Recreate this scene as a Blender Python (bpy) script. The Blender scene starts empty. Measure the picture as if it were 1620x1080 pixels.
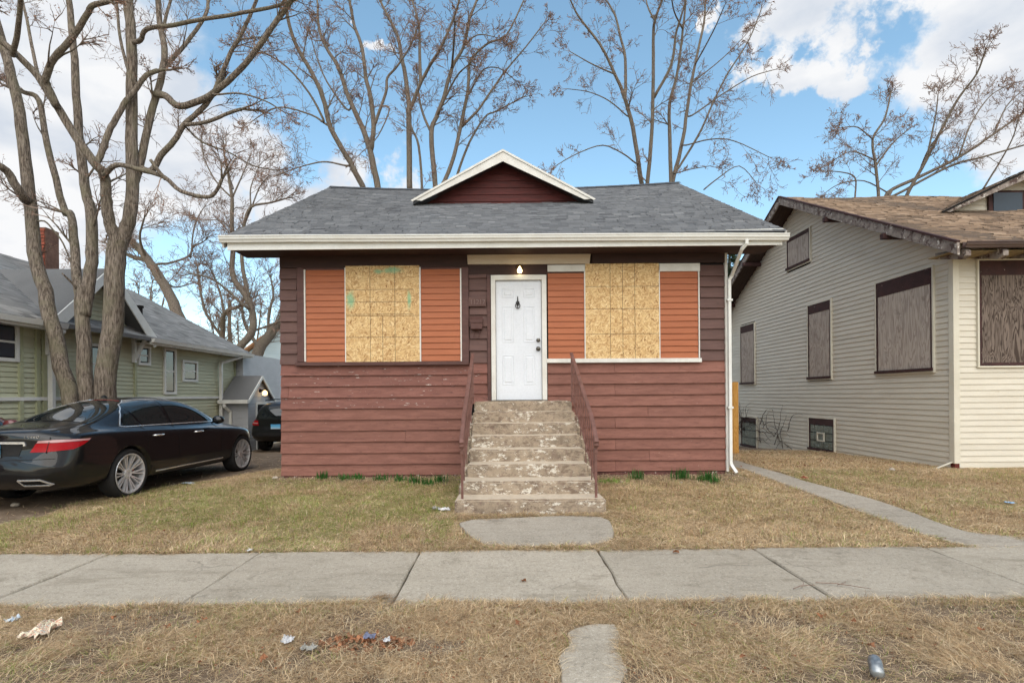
import bpy, bmesh, math, random
import numpy as np
from mathutils import Vector, Matrix, noise
from mathutils.bvhtree import BVHTree
random.seed(7); np.random.seed(7)
sc = bpy.context.scene
COL = sc.collection
PI = math.pi
# ------------------------------------------------------------------ camera
F = 850.0          # focal length in photo pixels (1620 wide)
CH = 1.45          # camera height
U0, V0 = 800.0, 625.0
ROLL = 0.008
cam_d = bpy.data.cameras.new('camera'); cam = bpy.data.objects.new('camera', cam_d); COL.objects.link(cam)
cam_d.sensor_width = 36.0; cam_d.lens = 36.0*F/1620.0
cam_d.shift_x = (810-U0)/1620.0; cam_d.shift_y = (V0-540)/1620.0
cam_d.clip_start = 0.05; cam_d.clip_end = 2000
cam.matrix_world = Matrix.Translation((0, 0, CH)) @ Matrix.Rotation(PI/2, 4, 'X') @ Matrix.Rotation(-ROLL, 4, 'Z')
sc.camera = cam
# ------------------------------------------------------------------ light
SUN_EL = math.radians(48); SUN_AZ = math.radians(177)      # azimuth clockwise from +Y (north): behind the camera, to the right
sd = Vector((math.sin(SUN_AZ)*math.cos(SUN_EL), math.cos(SUN_AZ)*math.cos(SUN_EL), math.sin(SUN_EL)))
sun_d = bpy.data.lights.new('sun', 'SUN'); sun = bpy.data.objects.new('sun', sun_d); COL.objects.link(sun)
sun_d.energy = 2.4; sun_d.angle = math.radians(80); sun_d.color = (1.0, 0.93, 0.82)
sun.rotation_euler = (-sd).to_track_quat('-Z', 'Y').to_euler(); sun.location = sd*40
world = bpy.data.worlds.new('World'); sc.world = world; world.use_nodes = True
wn = world.node_tree; wn.nodes.clear()
def WN(t, **k):
    n = wn.nodes.new(t)
    for a, b in k.items(): setattr(n, a, b)
    return n
def wmath(op, a, b=None, c=None, clamp=False):
    n = WN('ShaderNodeMath', operation=op); n.use_clamp = clamp
    for i, x in enumerate((a, b, c)):
        if x is None: continue
        if isinstance(x, (int, float)): n.inputs[i].default_value = x
        else: wn.links.new(x, n.inputs[i])
    return n.outputs[0]
sky = WN('ShaderNodeTexSky', sky_type='NISHITA'); sky.sun_disc = False
sky.sun_elevation = SUN_EL; sky.sun_rotation = SUN_AZ; sky.air_density = 1.0; sky.dust_density = 0.5; sky.ozone_density = 1.6
tc = WN('ShaderNodeTexCoord'); dirv = tc.outputs['Generated']
mp = WN('ShaderNodeMapping'); mp.inputs['Scale'].default_value = (1.0, 1.0, 1.9); wn.links.new(dirv, mp.inputs[0])
n1 = WN('ShaderNodeTexNoise'); n1.inputs['Scale'].default_value = 4.2; n1.inputs['Detail'].default_value = 9; n1.inputs['Roughness'].default_value = .56
wn.links.new(mp.outputs[0], n1.inputs['Vector'])
n2 = WN('ShaderNodeTexNoise'); n2.inputs['Scale'].default_value = 7.5; n2.inputs['Detail'].default_value = 6; n2.inputs['Roughness'].default_value = .5
mp2 = WN('ShaderNodeMapping'); mp2.inputs['Scale'].default_value = (1, 1, 1.9); mp2.inputs['Location'].default_value = (.3, .1, .06); wn.links.new(dirv, mp2.inputs[0])
wn.links.new(mp2.outputs[0], n2.inputs['Vector'])
# cumulus banks: angular patches spread round the whole sky, broken up by noise
def pix_dir(u, v): return Vector(((u-U0)/F, 1.0, (V0-v)/F)).normalized()
banks = [(pix_dir(40, 110), .23), (pix_dir(-300, 180), .5), (pix_dir(220, 260), .21), (pix_dir(470, 315), .17), (pix_dir(620, 330), .10), (pix_dir(1570, 65), .165), (pix_dir(1800, 70), .24), (pix_dir(1330, -60), .10), (pix_dir(1480, 0), .09), (pix_dir(1130, -30), .05), (pix_dir(1293, 85), .07), (pix_dir(590, 40), .035), 
         (Vector((.9, -.2, .35)).normalized(), .45), (Vector((-.8, -.5, .4)).normalized(), .5), (Vector((.1, -.9, .45)).normalized(), .5), (Vector((.5, -.4, .8)).normalized(), .4), (Vector((-.3, .1, .95)).normalized(), .4), (Vector((.6, -.8, .2)).normalized(), .4), (Vector((-.95, .2, .2)).normalized(), .4)]
nw = WN('ShaderNodeTexNoise'); nw.inputs['Scale'].default_value = 5.5; nw.inputs['Detail'].default_value = 7; nw.inputs['Roughness'].default_value = .6; wn.links.new(dirv, nw.inputs['Vector'])
wv = WN('ShaderNodeVectorMath', operation='SUBTRACT'); wn.links.new(nw.outputs['Color'], wv.inputs[0]); wv.inputs[1].default_value = (.5, .5, .5)
wa = WN('ShaderNodeVectorMath', operation='MULTIPLY_ADD'); wn.links.new(wv.outputs[0], wa.inputs[0]); wa.inputs[1].default_value = (.55, .55, .4); wn.links.new(dirv, wa.inputs[2])
acc = None
for d, r in banks:
    dm = WN('ShaderNodeVectorMath', operation='DISTANCE'); wn.links.new(wa.outputs[0], dm.inputs[0]); dm.inputs[1].default_value = d
    mr = WN('ShaderNodeMapRange'); mr.interpolation_type = 'SMOOTHSTEP'
    mr.inputs['From Min'].default_value = r*1.35; mr.inputs['From Max'].default_value = r*.25
    wn.links.new(dm.outputs['Value'], mr.inputs['Value'])
    acc = mr.outputs[0] if acc is None else wmath('MAXIMUM', acc, mr.outputs[0])
dens = wmath('ADD', wmath('MULTIPLY', acc, .62), wmath('MULTIPLY', n1.outputs['Fac'], .9))
cm = WN('ShaderNodeMapRange'); cm.interpolation_type = 'SMOOTHSTEP'
cm.inputs['From Min'].default_value = .66; cm.inputs['From Max'].default_value = .95; wn.links.new(dens, cm.inputs['Value'])
cr = WN('ShaderNodeValToRGB'); cr.color_ramp.elements[0].position = .36; cr.color_ramp.elements[1].position = .60
cr.color_ramp.elements[0].color = (.47, .51, .57, 1); cr.color_ramp.elements[1].color = (.66, .665, .675, 1)
wn.links.new(n2.outputs['Fac'], cr.inputs[0])
skm = WN('ShaderNodeMix', data_type='RGBA', blend_type='MULTIPLY'); skm.inputs[0].default_value = 1.0
wn.links.new(sky.outputs[0], skm.inputs[6]); skm.inputs[7].default_value = (.142, .142, .142, 1)
mx = WN('ShaderNodeMix', data_type='RGBA'); wn.links.new(cm.outputs[0], mx.inputs[0])
hs = WN('ShaderNodeHueSaturation'); hs.inputs['Hue'].default_value = .480; hs.inputs['Saturation'].default_value = .98; hs.inputs['Value'].default_value = 1.22; wn.links.new(skm.outputs[2], hs.inputs['Color'])
wn.links.new(hs.outputs[0], mx.inputs[6]); wn.links.new(cr.outputs[0], mx.inputs[7])
bg = WN('ShaderNodeBackground'); bg.inputs['Strength'].default_value = 1.0; wn.links.new(mx.outputs[2], bg.inputs[0])
wo = WN('ShaderNodeOutputWorld'); wn.links.new(bg.outputs[0], wo.inputs[0])
vs = sc.view_settings; vs.view_transform = 'Standard'; vs.look = 'None'; vs.exposure = 0.53; vs.gamma = 1.0; vs.use_curve_mapping = False
sc.cycles.max_bounces = 6; sc.cycles.diffuse_bounces = 6; sc.cycles.transparent_max_bounces = 8; sc.cycles.use_adaptive_sampling = True; sc.cycles.adaptive_threshold = .03

# ------------------------------------------------------------------ measuring helpers (photo pixel + distance -> point in the place)
def P(u, v, Y):
    du, dv = u-U0, V0-v
    return Vector(((du+ROLL*dv)*Y/F, Y, CH+(dv-ROLL*du)*Y/F))
def smooth(t): t = max(0., min(1., t)); return t*t*(3-2*t)
def gz(x, y):
    a = np.interp(y, [5.1, 9, 11, 13, 18, 60], [0, .1, .06, 0, -.33, -.4])
    b = np.interp(y, [5.1, 7.7, 10.7, 14, 18, 60], [0, .04, 0, -.12, -.35, -.4])
    t = np.clip((np.asarray(x)+5.5)/1.5, 0, 1); t = t*t*(3-2*t)
    return b*(1-t)+a*t
def G(u, v):
    Y = 6.0
    for i in range(12):
        du, dv = u-U0, V0-v
        dz = dv-ROLL*du; x = (du+ROLL*dv)*Y/F
        Y = F*(float(gz(x, Y))-CH)/dz
    return Vector(((u-U0+ROLL*(V0-v))*Y/F, Y, float(gz((u-U0)*Y/F, Y))))

# ------------------------------------------------------------------ mesh helpers
class MB:
    def __init__(s): s.v = []; s.f = []
    def add(s, vs, fs):
        o = len(s.v); s.v += [tuple(p) for p in vs]; s.f += [tuple(i+o for i in f) for f in fs]; return s
    def box(s, x0, x1, y0, y1, z0, z1):
        return s.add([(x0,y0,z0),(x1,y0,z0),(x1,y1,z0),(x0,y1,z0),(x0,y0,z1),(x1,y0,z1),(x1,y1,z1),(x0,y1,z1)],
                     [(0,3,2,1),(4,5,6,7),(0,1,5,4),(1,2,6,5),(2,3,7,6),(3,0,4,7)])
    def obox(s, o, ax, ay, az):            # box from a corner and three edge vectors
        o, ax, ay, az = map(Vector, (o, ax, ay, az))
        vs = [o, o+ax, o+ax+ay, o+ay]; vs += [p+az for p in vs]
        fs = [(0,3,2,1),(4,5,6,7),(0,1,5,4),(1,2,6,5),(2,3,7,6),(3,0,4,7)]
        if ax.cross(ay).dot(az) < 0: fs = [f[::-1] for f in fs]
        return s.add(vs, fs)
    def bar(s, a, b, w, h, up=(0,0,1)):    # box beam centred on the segment a-b
        a, b = Vector(a), Vector(b); t = (b-a).normalized(); up = Vector(up)
        sx = t.cross(up); sx = sx.normalized() if sx.length > 1e-5 else Vector((1,0,0)); sy = sx.cross(t)
        return s.obox(a-sx*w/2-sy*h/2, sx*w, sy*h, b-a)
    def prism(s, poly, off):               # planar polygon (3D pts) extruded by off
        off = Vector(off); n = len(poly); p = [Vector(q) for q in poly]
        nn = Vector((0,0,0))
        for i in range(n): nn += p[i].cross(p[(i+1) % n])
        if nn.dot(off) > 0: p = p[::-1]
        s.add(p+[q+off for q in p], [tuple(range(n)), tuple(range(2*n-1, n-1, -1))]+[(i, i+n, (i+1) % n+n, (i+1) % n) for i in range(n)])
        return s
    def tube(s, pts, rad, sides=6, cap=True, ph=0.0):
        pts = [Vector(p) for p in pts]; n = len(pts)
        if isinstance(rad, (int, float)): rad = [rad]*n
        t = (pts[1]-pts[0]).normalized()
        a = t.orthogonal().normalized() if abs(t.z) < .99 else Vector((1,0,0)); a = (a-t*a.dot(t)).normalized()
        o = len(s.v)
        for i in range(n):
            if i: 
                t2 = (pts[min(i+1, n-1)]-pts[i-1]).normalized(); a = (a-t2*a.dot(t2)); a = a.normalized() if a.length > 1e-6 else t2.orthogonal(); t = t2
            b = t.cross(a)
            for k in range(sides):
                q = ph+2*PI*k/sides; s.v.append(tuple(pts[i]+(a*math.cos(q)+b*math.sin(q))*rad[i]))
        for i in range(n-1):
            for k in range(sides):
                s.f.append((o+i*sides+k, o+i*sides+(k+1) % sides, o+(i+1)*sides+(k+1) % sides, o+(i+1)*sides+k))
        if cap: s.f.append(tuple(o+k for k in range(sides))[::-1]); s.f.append(tuple(o+(n-1)*sides+k for k in range(sides)))
        return s
    def lathe(s, c, axis, prof, n=24):     # prof: (radius, along) pairs
        c = Vector(c); ax = Vector(axis).normalized(); a = ax.orthogonal().normalized(); b = ax.cross(a); o = len(s.v)
        for r, h in prof:
            for k in range(n):
                q = 2*PI*k/n; s.v.append(tuple(c+ax*h+(a*math.cos(q)+b*math.sin(q))*r))
        for i in range(len(prof)-1):
            for k in range(n): s.f.append((o+i*n+k, o+i*n+(k+1) % n, o+(i+1)*n+(k+1) % n, o+(i+1)*n+k))
        return s
WORIG = {}
def link(name, me, mat, parent, origin):
    o = bpy.data.objects.new(name, me); COL.objects.link(o)
    if mat is not None:
        me.materials.clear(); me.materials.append(mat)
    po = Vector((0,0,0))
    if parent is not None: o.parent = parent; po = WORIG[parent.name]
    o.location = Vector(origin)-po; WORIG[o.name] = Vector(origin)
    return o
def obj(name, mb, mat, parent=None, smoothed=False, base=False, bevel=0, origin=None):
    """world-space mesh -> one object whose origin sits in its middle (or at its base)"""
    v = np.array(mb.v, dtype=float)
    lo, hi = v.min(0), v.max(0); c = (lo+hi)/2
    if base: c[2] = lo[2]
    if origin is not None: c = np.array(origin)
    me = bpy.data.meshes.new(name); me.from_pydata((v-c).tolist(), [], mb.f); me.update()
    if bevel:
        bm = bmesh.new(); bm.from_mesh(me); bmesh.ops.remove_doubles(bm, verts=bm.verts, dist=1e-5)
        bmesh.ops.bevel(bm, geom=[e for e in bm.edges if e.is_manifold and e.calc_face_angle(0) > .5], offset=bevel, segments=2, affect='EDGES', profile=.6); bm.to_mesh(me); bm.free()
    if smoothed: me.shade_smooth()
    return link(name, me, mat, parent, c)
def empty(name, loc):
    o = bpy.data.objects.new(name, None); COL.objects.link(o); o.location = loc; WORIG[o.name] = Vector(loc); o.empty_display_size = .2; return o
def tag(o, label, cat, group=None, kind=None):
    o['label'] = label; o['category'] = cat
    if group: o['group'] = group
    if kind: o['kind'] = kind
    return o
def struct(o): o['kind'] = 'structure'; return o
def stuff(o): o['kind'] = 'stuff'; return o
def bulk(name, V, Fa, mat, parent=None, cols=None, smoothed=False):   # numpy arrays -> mesh object (faces all of one size)
    V = np.asarray(V, dtype=np.float32); Fa = np.asarray(Fa, dtype=np.int32); k = Fa.shape[1]
    c = (V.min(0)+V.max(0))/2; c[2] = V[:, 2].min(); V = V-c
    me = bpy.data.meshes.new(name); me.vertices.add(len(V)); me.vertices.foreach_set('co', V.ravel())
    me.loops.add(Fa.size); me.loops.foreach_set('vertex_index', Fa.ravel())
    me.polygons.add(len(Fa)); me.polygons.foreach_set('loop_start', np.arange(0, Fa.size, k, dtype=np.int32))
    me.polygons.foreach_set('loop_total', np.full(len(Fa), k, dtype=np.int32))
    if smoothed: me.polygons.foreach_set('use_smooth', np.ones(len(Fa), dtype=bool))
    me.update(calc_edges=True)
    if cols is not None:
        ca = me.color_attributes.new('tint', 'FLOAT_COLOR', 'POINT')
        ca.data.foreach_set('color', np.concatenate([cols, np.ones((len(cols), 1))], 1).astype(np.float32).ravel())
    return link(name, me, mat, parent, c)

# ------------------------------------------------------------------ materials
def S(r, g, b):     # 8-bit sRGB -> linear
    f = lambda c: (c/255/12.92) if c/255 <= .04045 else ((c/255+.055)/1.055)**2.4
    return (f(r), f(g), f(b))
class Mat:
    def __init__(s, name):
        s.m = bpy.data.materials.new(name); s.m.use_nodes = True; s.nt = s.m.node_tree
        s.b = s.nt.nodes['Principled BSDF']; s._c = None
    def n(s, t, **k):
        x = s.nt.nodes.new(t)
        for a, b in k.items(): setattr(x, a, b)
        return x
    def put(s, inp, x):
        if isinstance(x, (int, float)): inp.default_value = x
        elif isinstance(x, tuple): inp.default_value = x if len(x) == 4 or inp.type == 'VECTOR' else (*x, 1)
        else: s.nt.links.new(x, inp)
    def math(s, op, a, b=0.0, c=None, clamp=False):
        x = s.n('ShaderNodeMath', operation=op); x.use_clamp = clamp
        s.put(x.inputs[0], a); s.put(x.inputs[1], b)
        if c is not None: s.put(x.inputs[2], c)
        return x.outputs[0]
    def rand(s):
        return s.n('ShaderNodeObjectInfo').outputs['Random']
    def co(s, stretch=(1,1,1), rot=(0,0,0), vary=True):
        t = s.n('ShaderNodeTexCoord').outputs['Object']
        if vary:
            add = s.n('ShaderNodeVectorMath', operation='ADD'); s.put(add.inputs[0], t)
            s.put(add.inputs[1], s.math('MULTIPLY', s.rand(), 91.7)); t = add.outputs[0]
        mp = s.n('ShaderNodeMapping'); mp.inputs['Scale'].default_value = stretch; mp.inputs['Rotation'].default_value = rot
        s.put(mp.inputs[0], t); return mp.outputs[0]
    def noise(s, scale, detail=5, rough=.55, co=None, dist=0.0):
        x = s.n('ShaderNodeTexNoise'); x.inputs['Scale'].default_value = scale; x.inputs['Detail'].default_value = detail
        x.inputs['Roughness'].default_value = rough; x.inputs['Distortion'].default_value = dist
        s.put(x.inputs['Vector'], co if co is not None else s.co()); return x.outputs['Fac']
    def step(s, x, lo, hi):
        r = s.n('ShaderNodeMapRange'); r.interpolation_type = 'SMOOTHSTEP'
        s.put(r.inputs['Value'], x); s.put(r.inputs['From Min'], lo); s.put(r.inputs['From Max'], hi); return r.outputs[0]
    def mix(s, f, a, b, mode='MIX'):
        x = s.n('ShaderNodeMix', data_type='RGBA', blend_type=mode); s.put(x.inputs[0], f); s.put(x.inputs[6], a); s.put(x.inputs[7], b); return x.outputs[2]
    def ramp(s, f, stops):
        x = s.n('ShaderNodeValToRGB'); e = x.color_ramp.elements
        while len(e) < len(stops): e.new(.5)
        for el, (p, c) in zip(e, stops): el.position = p; el.color = (*c, 1)
        s.put(x.inputs[0], f); return x.outputs[0]
    def bump(s, h, strength=.3, dist=.01, prev=None):
        x = s.n('ShaderNodeBump'); x.inputs['Strength'].default_value = strength; x.inputs['Distance'].default_value = dist
        s.put(x.inputs['Height'], h)
        if prev is not None: s.put(x.inputs['Normal'], prev)
        return x.outputs[0]
    def vary(s, col, amt):     # per-object brightness spread
        f = s.math('ADD', s.math('MULTIPLY', s.rand(), 2*amt), 1-amt)
        x = s.n('ShaderNodeVectorMath', operation='SCALE'); s.put(x.inputs[0], col); s.put(x.inputs['Scale'], f); return x.outputs[0]
    def out(s, col=None, rough=.8, normal=None, metal=0, spec=.3, **k):
        if col is not None: s.put(s.b.inputs['Base Color'], col)
        s.put(s.b.inputs['Roughness'], rough); s.put(s.b.inputs['Metallic'], metal); s.put(s.b.inputs['Specular IOR Level'], spec)
        if normal is not None: s.put(s.b.inputs['Normal'], normal)
        for a, v in k.items(): s.put(s.b.inputs[a.replace('_', ' ')], v)
        return s.m
MATS = {}
def surf(name, c1, c2=None, scale=4, stretch=(1,1,1), rough=.75, bump=.25, bscale=60, bdist=.004, vary=.0, spots=None, metal=0, spec=.3, detail=6, coords=True):
    m = Mat(name); co = m.co(stretch, vary=coords)
    col = m.mix(m.step(m.noise(scale, detail, .6, co), .3, .7), c1, c2 or c1)
    fine = m.noise(bscale, 4, .6, co)
    col = m.mix(m.math('MULTIPLY', m.step(fine, .35, .75), .35), col, m.mix(.5, col, (c1[0]*.6, c1[1]*.6, c1[2]*.6)))
    for (c, sc_, lo, hi) in (spots or []):
        col = m.mix(m.step(m.noise(sc_, 8, .65, co), lo, hi), col, c)
    if vary: col = m.vary(col, vary)
    r = m.math('ADD', m.math('MULTIPLY', fine, .2), rough-.1)
    MATS[name] = m.out(col, r, m.bump(fine, bump, bdist), metal, spec); return MATS[name]
# ------------------------------------------------------------------ shared materials
M_brown = surf('brown_paint', S(134,91,79), S(116,76,65), 3, (1,3,8), .7, .35, 45, .004, .07,
               [(S(116,76,68), 9, .58, .72), (S(88,56,48), 12, .58, .68), (S(148,110,96), 5, .62, .8), (S(196,182,170), 8, .69, .72)])
M_brown_peel = surf('brown_paint_peeling', S(130,87,77), S(112,72,63), 3, (1,3,8), .7, .4, 45, .004, .06,
               [(S(106,70,62), 6, .58, .68), (S(88,58,52), 7, .59, .64), (S(200,188,178), 6, .635, .66)])
M_dkbrown = surf('dark_brown_paint', S(100,74,68), S(88,64,59), 3, (1,3,8), .65, .3, 45, .004, .07, [(S(60,42,40), 8, .6, .75)])
M_trimbrown = surf('brown_trim_paint', S(94,66,61), S(80,55,51), 5, (1,1,4), .65, .3, 50, .004, .05, [(S(150,120,110), 14, .70, .75)])
M_frieze = surf('frieze_paint', S(62,42,38), S(52,36,33), 3, (1,1,6), .7, .25, 40, .003)
M_orange = surf('orange_vinyl', S(164,95,59), S(154,87,53), 2, (1,1,8), .5, .12, 60, .002, .03)
M_white = surf('white_metal', S(218,218,214), S(208,207,201), 3, (1,1,1), .45, .1, 30, .002, .0, [(S(190,184,172), 5, .68, .82)])
M_whitepaint = surf('white_paint', S(214,212,206), S(200,196,188), 4, (1,1,1), .55, .25, 40, .003, 0, [(S(170,158,140), 6, .66, .76)])
M_cream = surf('cream_board', S(206,190,170), S(196,178,156), 2, (1,1,4), .6, .2, 30, .003)
M_door = surf('door_white', S(212,215,221), S(206,209,215), 2, (1,1,1), .4, .05, 30, .001)
M_metal = surf('dull_steel', S(120,115,108), S(90,86,80), 10, (1,1,1), .35, .1, 50, .001, metal=.9)
M_black = surf('black_rubber', S(26,26,27), S(34,33,33), 8, (1,1,1), .8, .3, 40, .003)
M_dark = surf('dark_void', S(22,19,18), S(16,14,14), 6, (1,1,1), .9, .1, 30, .002)
M_conc = None
def concrete(name, c1, c2, c3):
    m = Mat(name); co = m.co()
    g = m.n('ShaderNodeNewGeometry'); wp = g.outputs['Position']
    big = m.noise(.9, 5, .6, wp); mid = m.noise(5, 6, .65, wp); fine = m.noise(170, 3, .7, wp)
    col = m.mix(m.step(big, .35, .68), c1, c2); col = m.mix(m.math('MULTIPLY', m.step(mid, .5, .8), .55), col, c3)
    streak = m.noise(2.2, 6, .7, m.co((1, 5, 1)))
    col = m.mix(m.math('MULTIPLY', m.step(streak, .5, .72), .55), col, c3)
    col = m.mix(m.math('MULTIPLY', m.step(m.noise(2.6, 9, .72, wp), .54, .70), .6), col, (c3[0]*.72, c3[1]*.7, c3[2]*.66))
    col = m.mix(m.step(m.noise(34, 4, .8, wp), .52, .64), col, m.mix(.45, col, (.12,.10,.08))); col = m.mix(m.step(m.noise(46, 3, .8, wp), .56, .64), col, m.mix(.4, col, (.62,.56,.47)))
    col = m.mix(m.math('MULTIPLY', m.step(m.noise(1.4, 6, .7, m.co((.7,2.2,1))), .55, .68), .55), col, (c3[0]*.8, c3[1]*.78, c3[2]*.74))
    col = m.mix(m.step(fine, .54, .72), col, m.mix(.6, col, (.09,.08,.07))); col = m.mix(m.math('MULTIPLY', m.step(fine, .46, .28), .4), col, (.6,.56,.5))
    warp = m.n('ShaderNodeVectorMath', operation='MULTIPLY_ADD'); nn = m.n('ShaderNodeTexNoise'); nn.inputs['Scale'].default_value = 3; nn.inputs['Detail'].default_value = 5; m.put(nn.inputs['Vector'], wp); m.put(warp.inputs[0], nn.outputs['Color']); warp.inputs[1].default_value = (.3, .3, .3); m.put(warp.inputs[2], wp)
    vo = m.n('ShaderNodeTexVoronoi', feature='DISTANCE_TO_EDGE'); vo.inputs['Scale'].default_value = .8; m.put(vo.inputs['Vector'], warp.outputs[0])
    crk = m.math('MULTIPLY', m.step(vo.outputs['Distance'], .010, .003), m.step(m.noise(.7, 2, .5, wp), .57, .60)); col = m.mix(m.math('MULTIPLY', crk, .35), col, (.06,.05,.04))
    col = m.vary(col, .06)
    return m.out(col, .9, m.bump(fine, .35, .003, m.bump(mid, .3, .01)), spec=.2)
M_walk = concrete('sidewalk_concrete', (.395,.345,.275), (.34,.296,.233), (.245,.21,.16))
M_path = concrete('old_path_concrete', (.37,.325,.265), (.32,.28,.225), (.24,.205,.165))

# ------------------------------------------------------------------ cover masks
def n2(x, y, s, seed=0.0):      # value noise, vectorised
    x = np.asarray(x)*s+seed*17.3; y = np.asarray(y)*s+seed*9.1
    xi, yi = np.floor(x).astype(np.int64), np.floor(y).astype(np.int64); fx, fy = x-xi, y-yi
    h = lambda a, b: np.modf(np.abs(np.sin(a*127.1+b*311.7)*43758.5453))[0]
    fx, fy = fx*fx*(3-2*fx), fy*fy*(3-2*fy)
    return (h(xi,yi)*(1-fx)+h(xi+1,yi)*fx)*(1-fy)+(h(xi,yi+1)*(1-fx)+h(xi+1,yi+1)*fx)*fy
def fbm(x, y, s, seed=0.0): return .5*n2(x,y,s,seed)+.3*n2(x,y,s*2.1,seed+1)+.2*n2(x,y,s*4.7,seed+2)
SW0, SW1 = 3.72, 5.02
def inpoly(x, y, poly):
    x = np.asarray(x); y = np.asarray(y); r = np.zeros(x.shape, bool); n = len(poly)
    for i in range(n):
        x0, y0 = poly[i][:2]; x1, y1 = poly[(i+1) % n][:2]
        c = ((y0 > y) != (y1 > y)); xx = (x1-x0)*(y-y0)/((y1-y0) if y1 != y0 else 1e-9)+x0
        r ^= c & (x < xx)
    return r
PATH_L = [G(*p) for p in [(1150,735),(1176,742),(1200,751),(1270,776),(1362,809),(1446,841),(1499,856)]]
PATH_R = [G(*p) for p in [(1165,728),(1200,739),(1270,760),(1369,786),(1429,805),(1492,830),(1552,848),(1625,858)]]
PATH_POLY = [(p.x, p.y) for p in PATH_L]+[(PATH_L[-1].x+.12, SW1-.02), (PATH_R[-1].x+.3, SW1-.02)]+[(p.x, p.y) for p in PATH_R[::-1]]
ENTRY = [G(*p) for p in [(727,828),(738,845),(762,860),(800,865),(880,864),(940,863),(968,855),(971,840),(964,824),(950,818),(880,817),(800,820),(745,823)]]
ENTRY_POLY = [(p.x, p.y) for p in ENTRY]
STRIP = [G(*p) for p in [(893,1000),(905,992),(940,985),(975,988),(982,1005),(978,1020),(985,1040),(990,1060),(984,1080)]]
STRIP_POLY = [(p.x, p.y) for p in STRIP]+[(.66, 2.2), (.62, 1.6), (.28, 1.6), (.3, 2.2)]+[(p.x, p.y) for p in [G(888,1080), G(892,1060), G(886,1040), G(903,1020)]]
DRIVE = [(-5.75, 5.02), (-5.72, 6.06), (-5.72, 7.3), (-5.45, 8.6), (-5.1, 9.5), (-4.4, 10.4), (-3.9, 11.5), (-3.9, 30), (-9.2, 30), (-9.2, 5.02)]
def cover(x, y):        # 0 bare earth .. 1 full grass
    x = np.asarray(x, float); y = np.asarray(y, float)
    wob = (fbm(x, y, 2.2, 3)-.5)*.5
    c = np.ones(x.shape)
    c[inpoly(x+wob*.8, y+wob*.5, DRIVE)] = 0
    c *= np.clip((9.1-y+wob*1.6)/1.5, 0, 1)*(np.abs(x) < 3.9)+(np.abs(x) >= 3.9)            # bed along the house front
    c *= 1-.6*np.clip(1-np.hypot((x-.3)/1.9, (y-6.2)/.9), 0, 1)*(y > 5)
    c *= np.where((x > 3.9) & (y > 9), np.clip(1.4-(y-9)/6, .3, 1), 1)
    c *= np.where(y < SW0, .12+.88*np.clip((fbm(x, y, 2.3, 8)-.37)*5.5, 0, 1)*np.clip(.25+np.hypot((x+.88)/.42, (y-3.18)/.2)-.6, .05, 1)*np.clip(np.hypot((x+1.9)/1.2, (y-2.75)/.28)-.35, .12, 1), 1)          # worn parkway
    return c
def hard(x, y):         # paved places
    x = np.asarray(x, float); y = np.asarray(y, float); w = (fbm(x, y, 5, 5)-.5)*.16
    h = (y > SW0+w*.6+.03) & (y < SW1-w*.7-.02)
    for p in (PATH_POLY, ENTRY_POLY, STRIP_POLY): h |= inpoly(x+w*.45, y+w*.45, p)
    h |= (x > -.66) & (x < 1.22) & (y > 6.40) & (y < 9.2)
    h |= (x > -3.83) & (x < 3.78) & (y > 9.0) & (y < 19)
    h |= (x > 7.9) & (y > 9.46) & (y < 20)
    return h
# ------------------------------------------------------------------ ground sheet
def axis(lo, hi, d, far):
    a = list(np.arange(lo, hi+1e-6, d)); k = d
    l, r = [], []
    while a[0]-sum(l) > -far: k *= 1.45; l.append(k)
    k = d
    while a[-1]+sum(r) < far: k *= 1.45; r.append(k)
    x = a[0]; L = []
    for q in l: x -= q; L.append(x)
    x = a[-1]; R = []
    for q in r: x += q; R.append(x)
    return np.array(L[::-1]+a+R)
gx, gy = axis(-11, 11, .09, 450), axis(1.2, 14, .09, 450)
GX, GY = np.meshgrid(gx, gy); fx_, fy_ = GX.ravel(), GY.ravel()
bump_ = (fbm(fx_, fy_, 1.3, 1)-.5)*.03+(fbm(fx_, fy_, 6, 2)-.5)*.02
near = (np.abs(fx_) < 12) & (fy_ < 20)
zz = gz(fx_, fy_)-.012+np.where(near, bump_, 0)
onhard = (fy_ > SW0-.05) & (fy_ < SW1+.05) | inpoly(fx_, fy_, PATH_POLY) | inpoly(fx_, fy_, ENTRY_POLY) | inpoly(fx_, fy_, STRIP_POLY)
zz = np.where(onhard, gz(fx_, fy_)-.05, zz)
cov = cover(fx_, fy_)
cols = np.stack([cov, (fbm(fx_, fy_, .8, 4)), inpoly(fx_, fy_, DRIVE).astype(float)], 1)
nx, ny = len(gx), len(gy); ii = np.arange(nx*ny).reshape(ny, nx)
quads = np.stack([ii[:-1,:-1], ii[:-1,1:], ii[1:,1:], ii[1:,:-1]], -1).reshape(-1, 4)
m = Mat('earth_and_thatch'); at = m.n('ShaderNodeAttribute', attribute_name='tint'); sp = m.n('ShaderNodeSeparateColor'); m.put(sp.inputs[0], at.outputs['Color'])
wp = m.n('ShaderNodeNewGeometry').outputs['Position']
a = m.noise(3, 8, .65, wp); b = m.noise(40, 6, .7, wp); c_ = m.noise(220, 3, .7, wp)
dirt = m.mix(m.step(a, .35, .7), (.165,.12,.085), (.25,.19,.135)); dirt = m.mix(m.math('MULTIPLY', m.step(b, .52, .7), .6), dirt, (.075,.058,.045)); dirt = m.mix(m.step(c_, .68, .78), dirt, (.36,.32,.27))
thatch = m.mix(m.step(b, .35, .7), (.66,.53,.34), (.52,.40,.25)); thatch = m.mix(m.math('MULTIPLY', m.step(a, .5, .75), .6), thatch, (.24,.23,.10))
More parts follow.
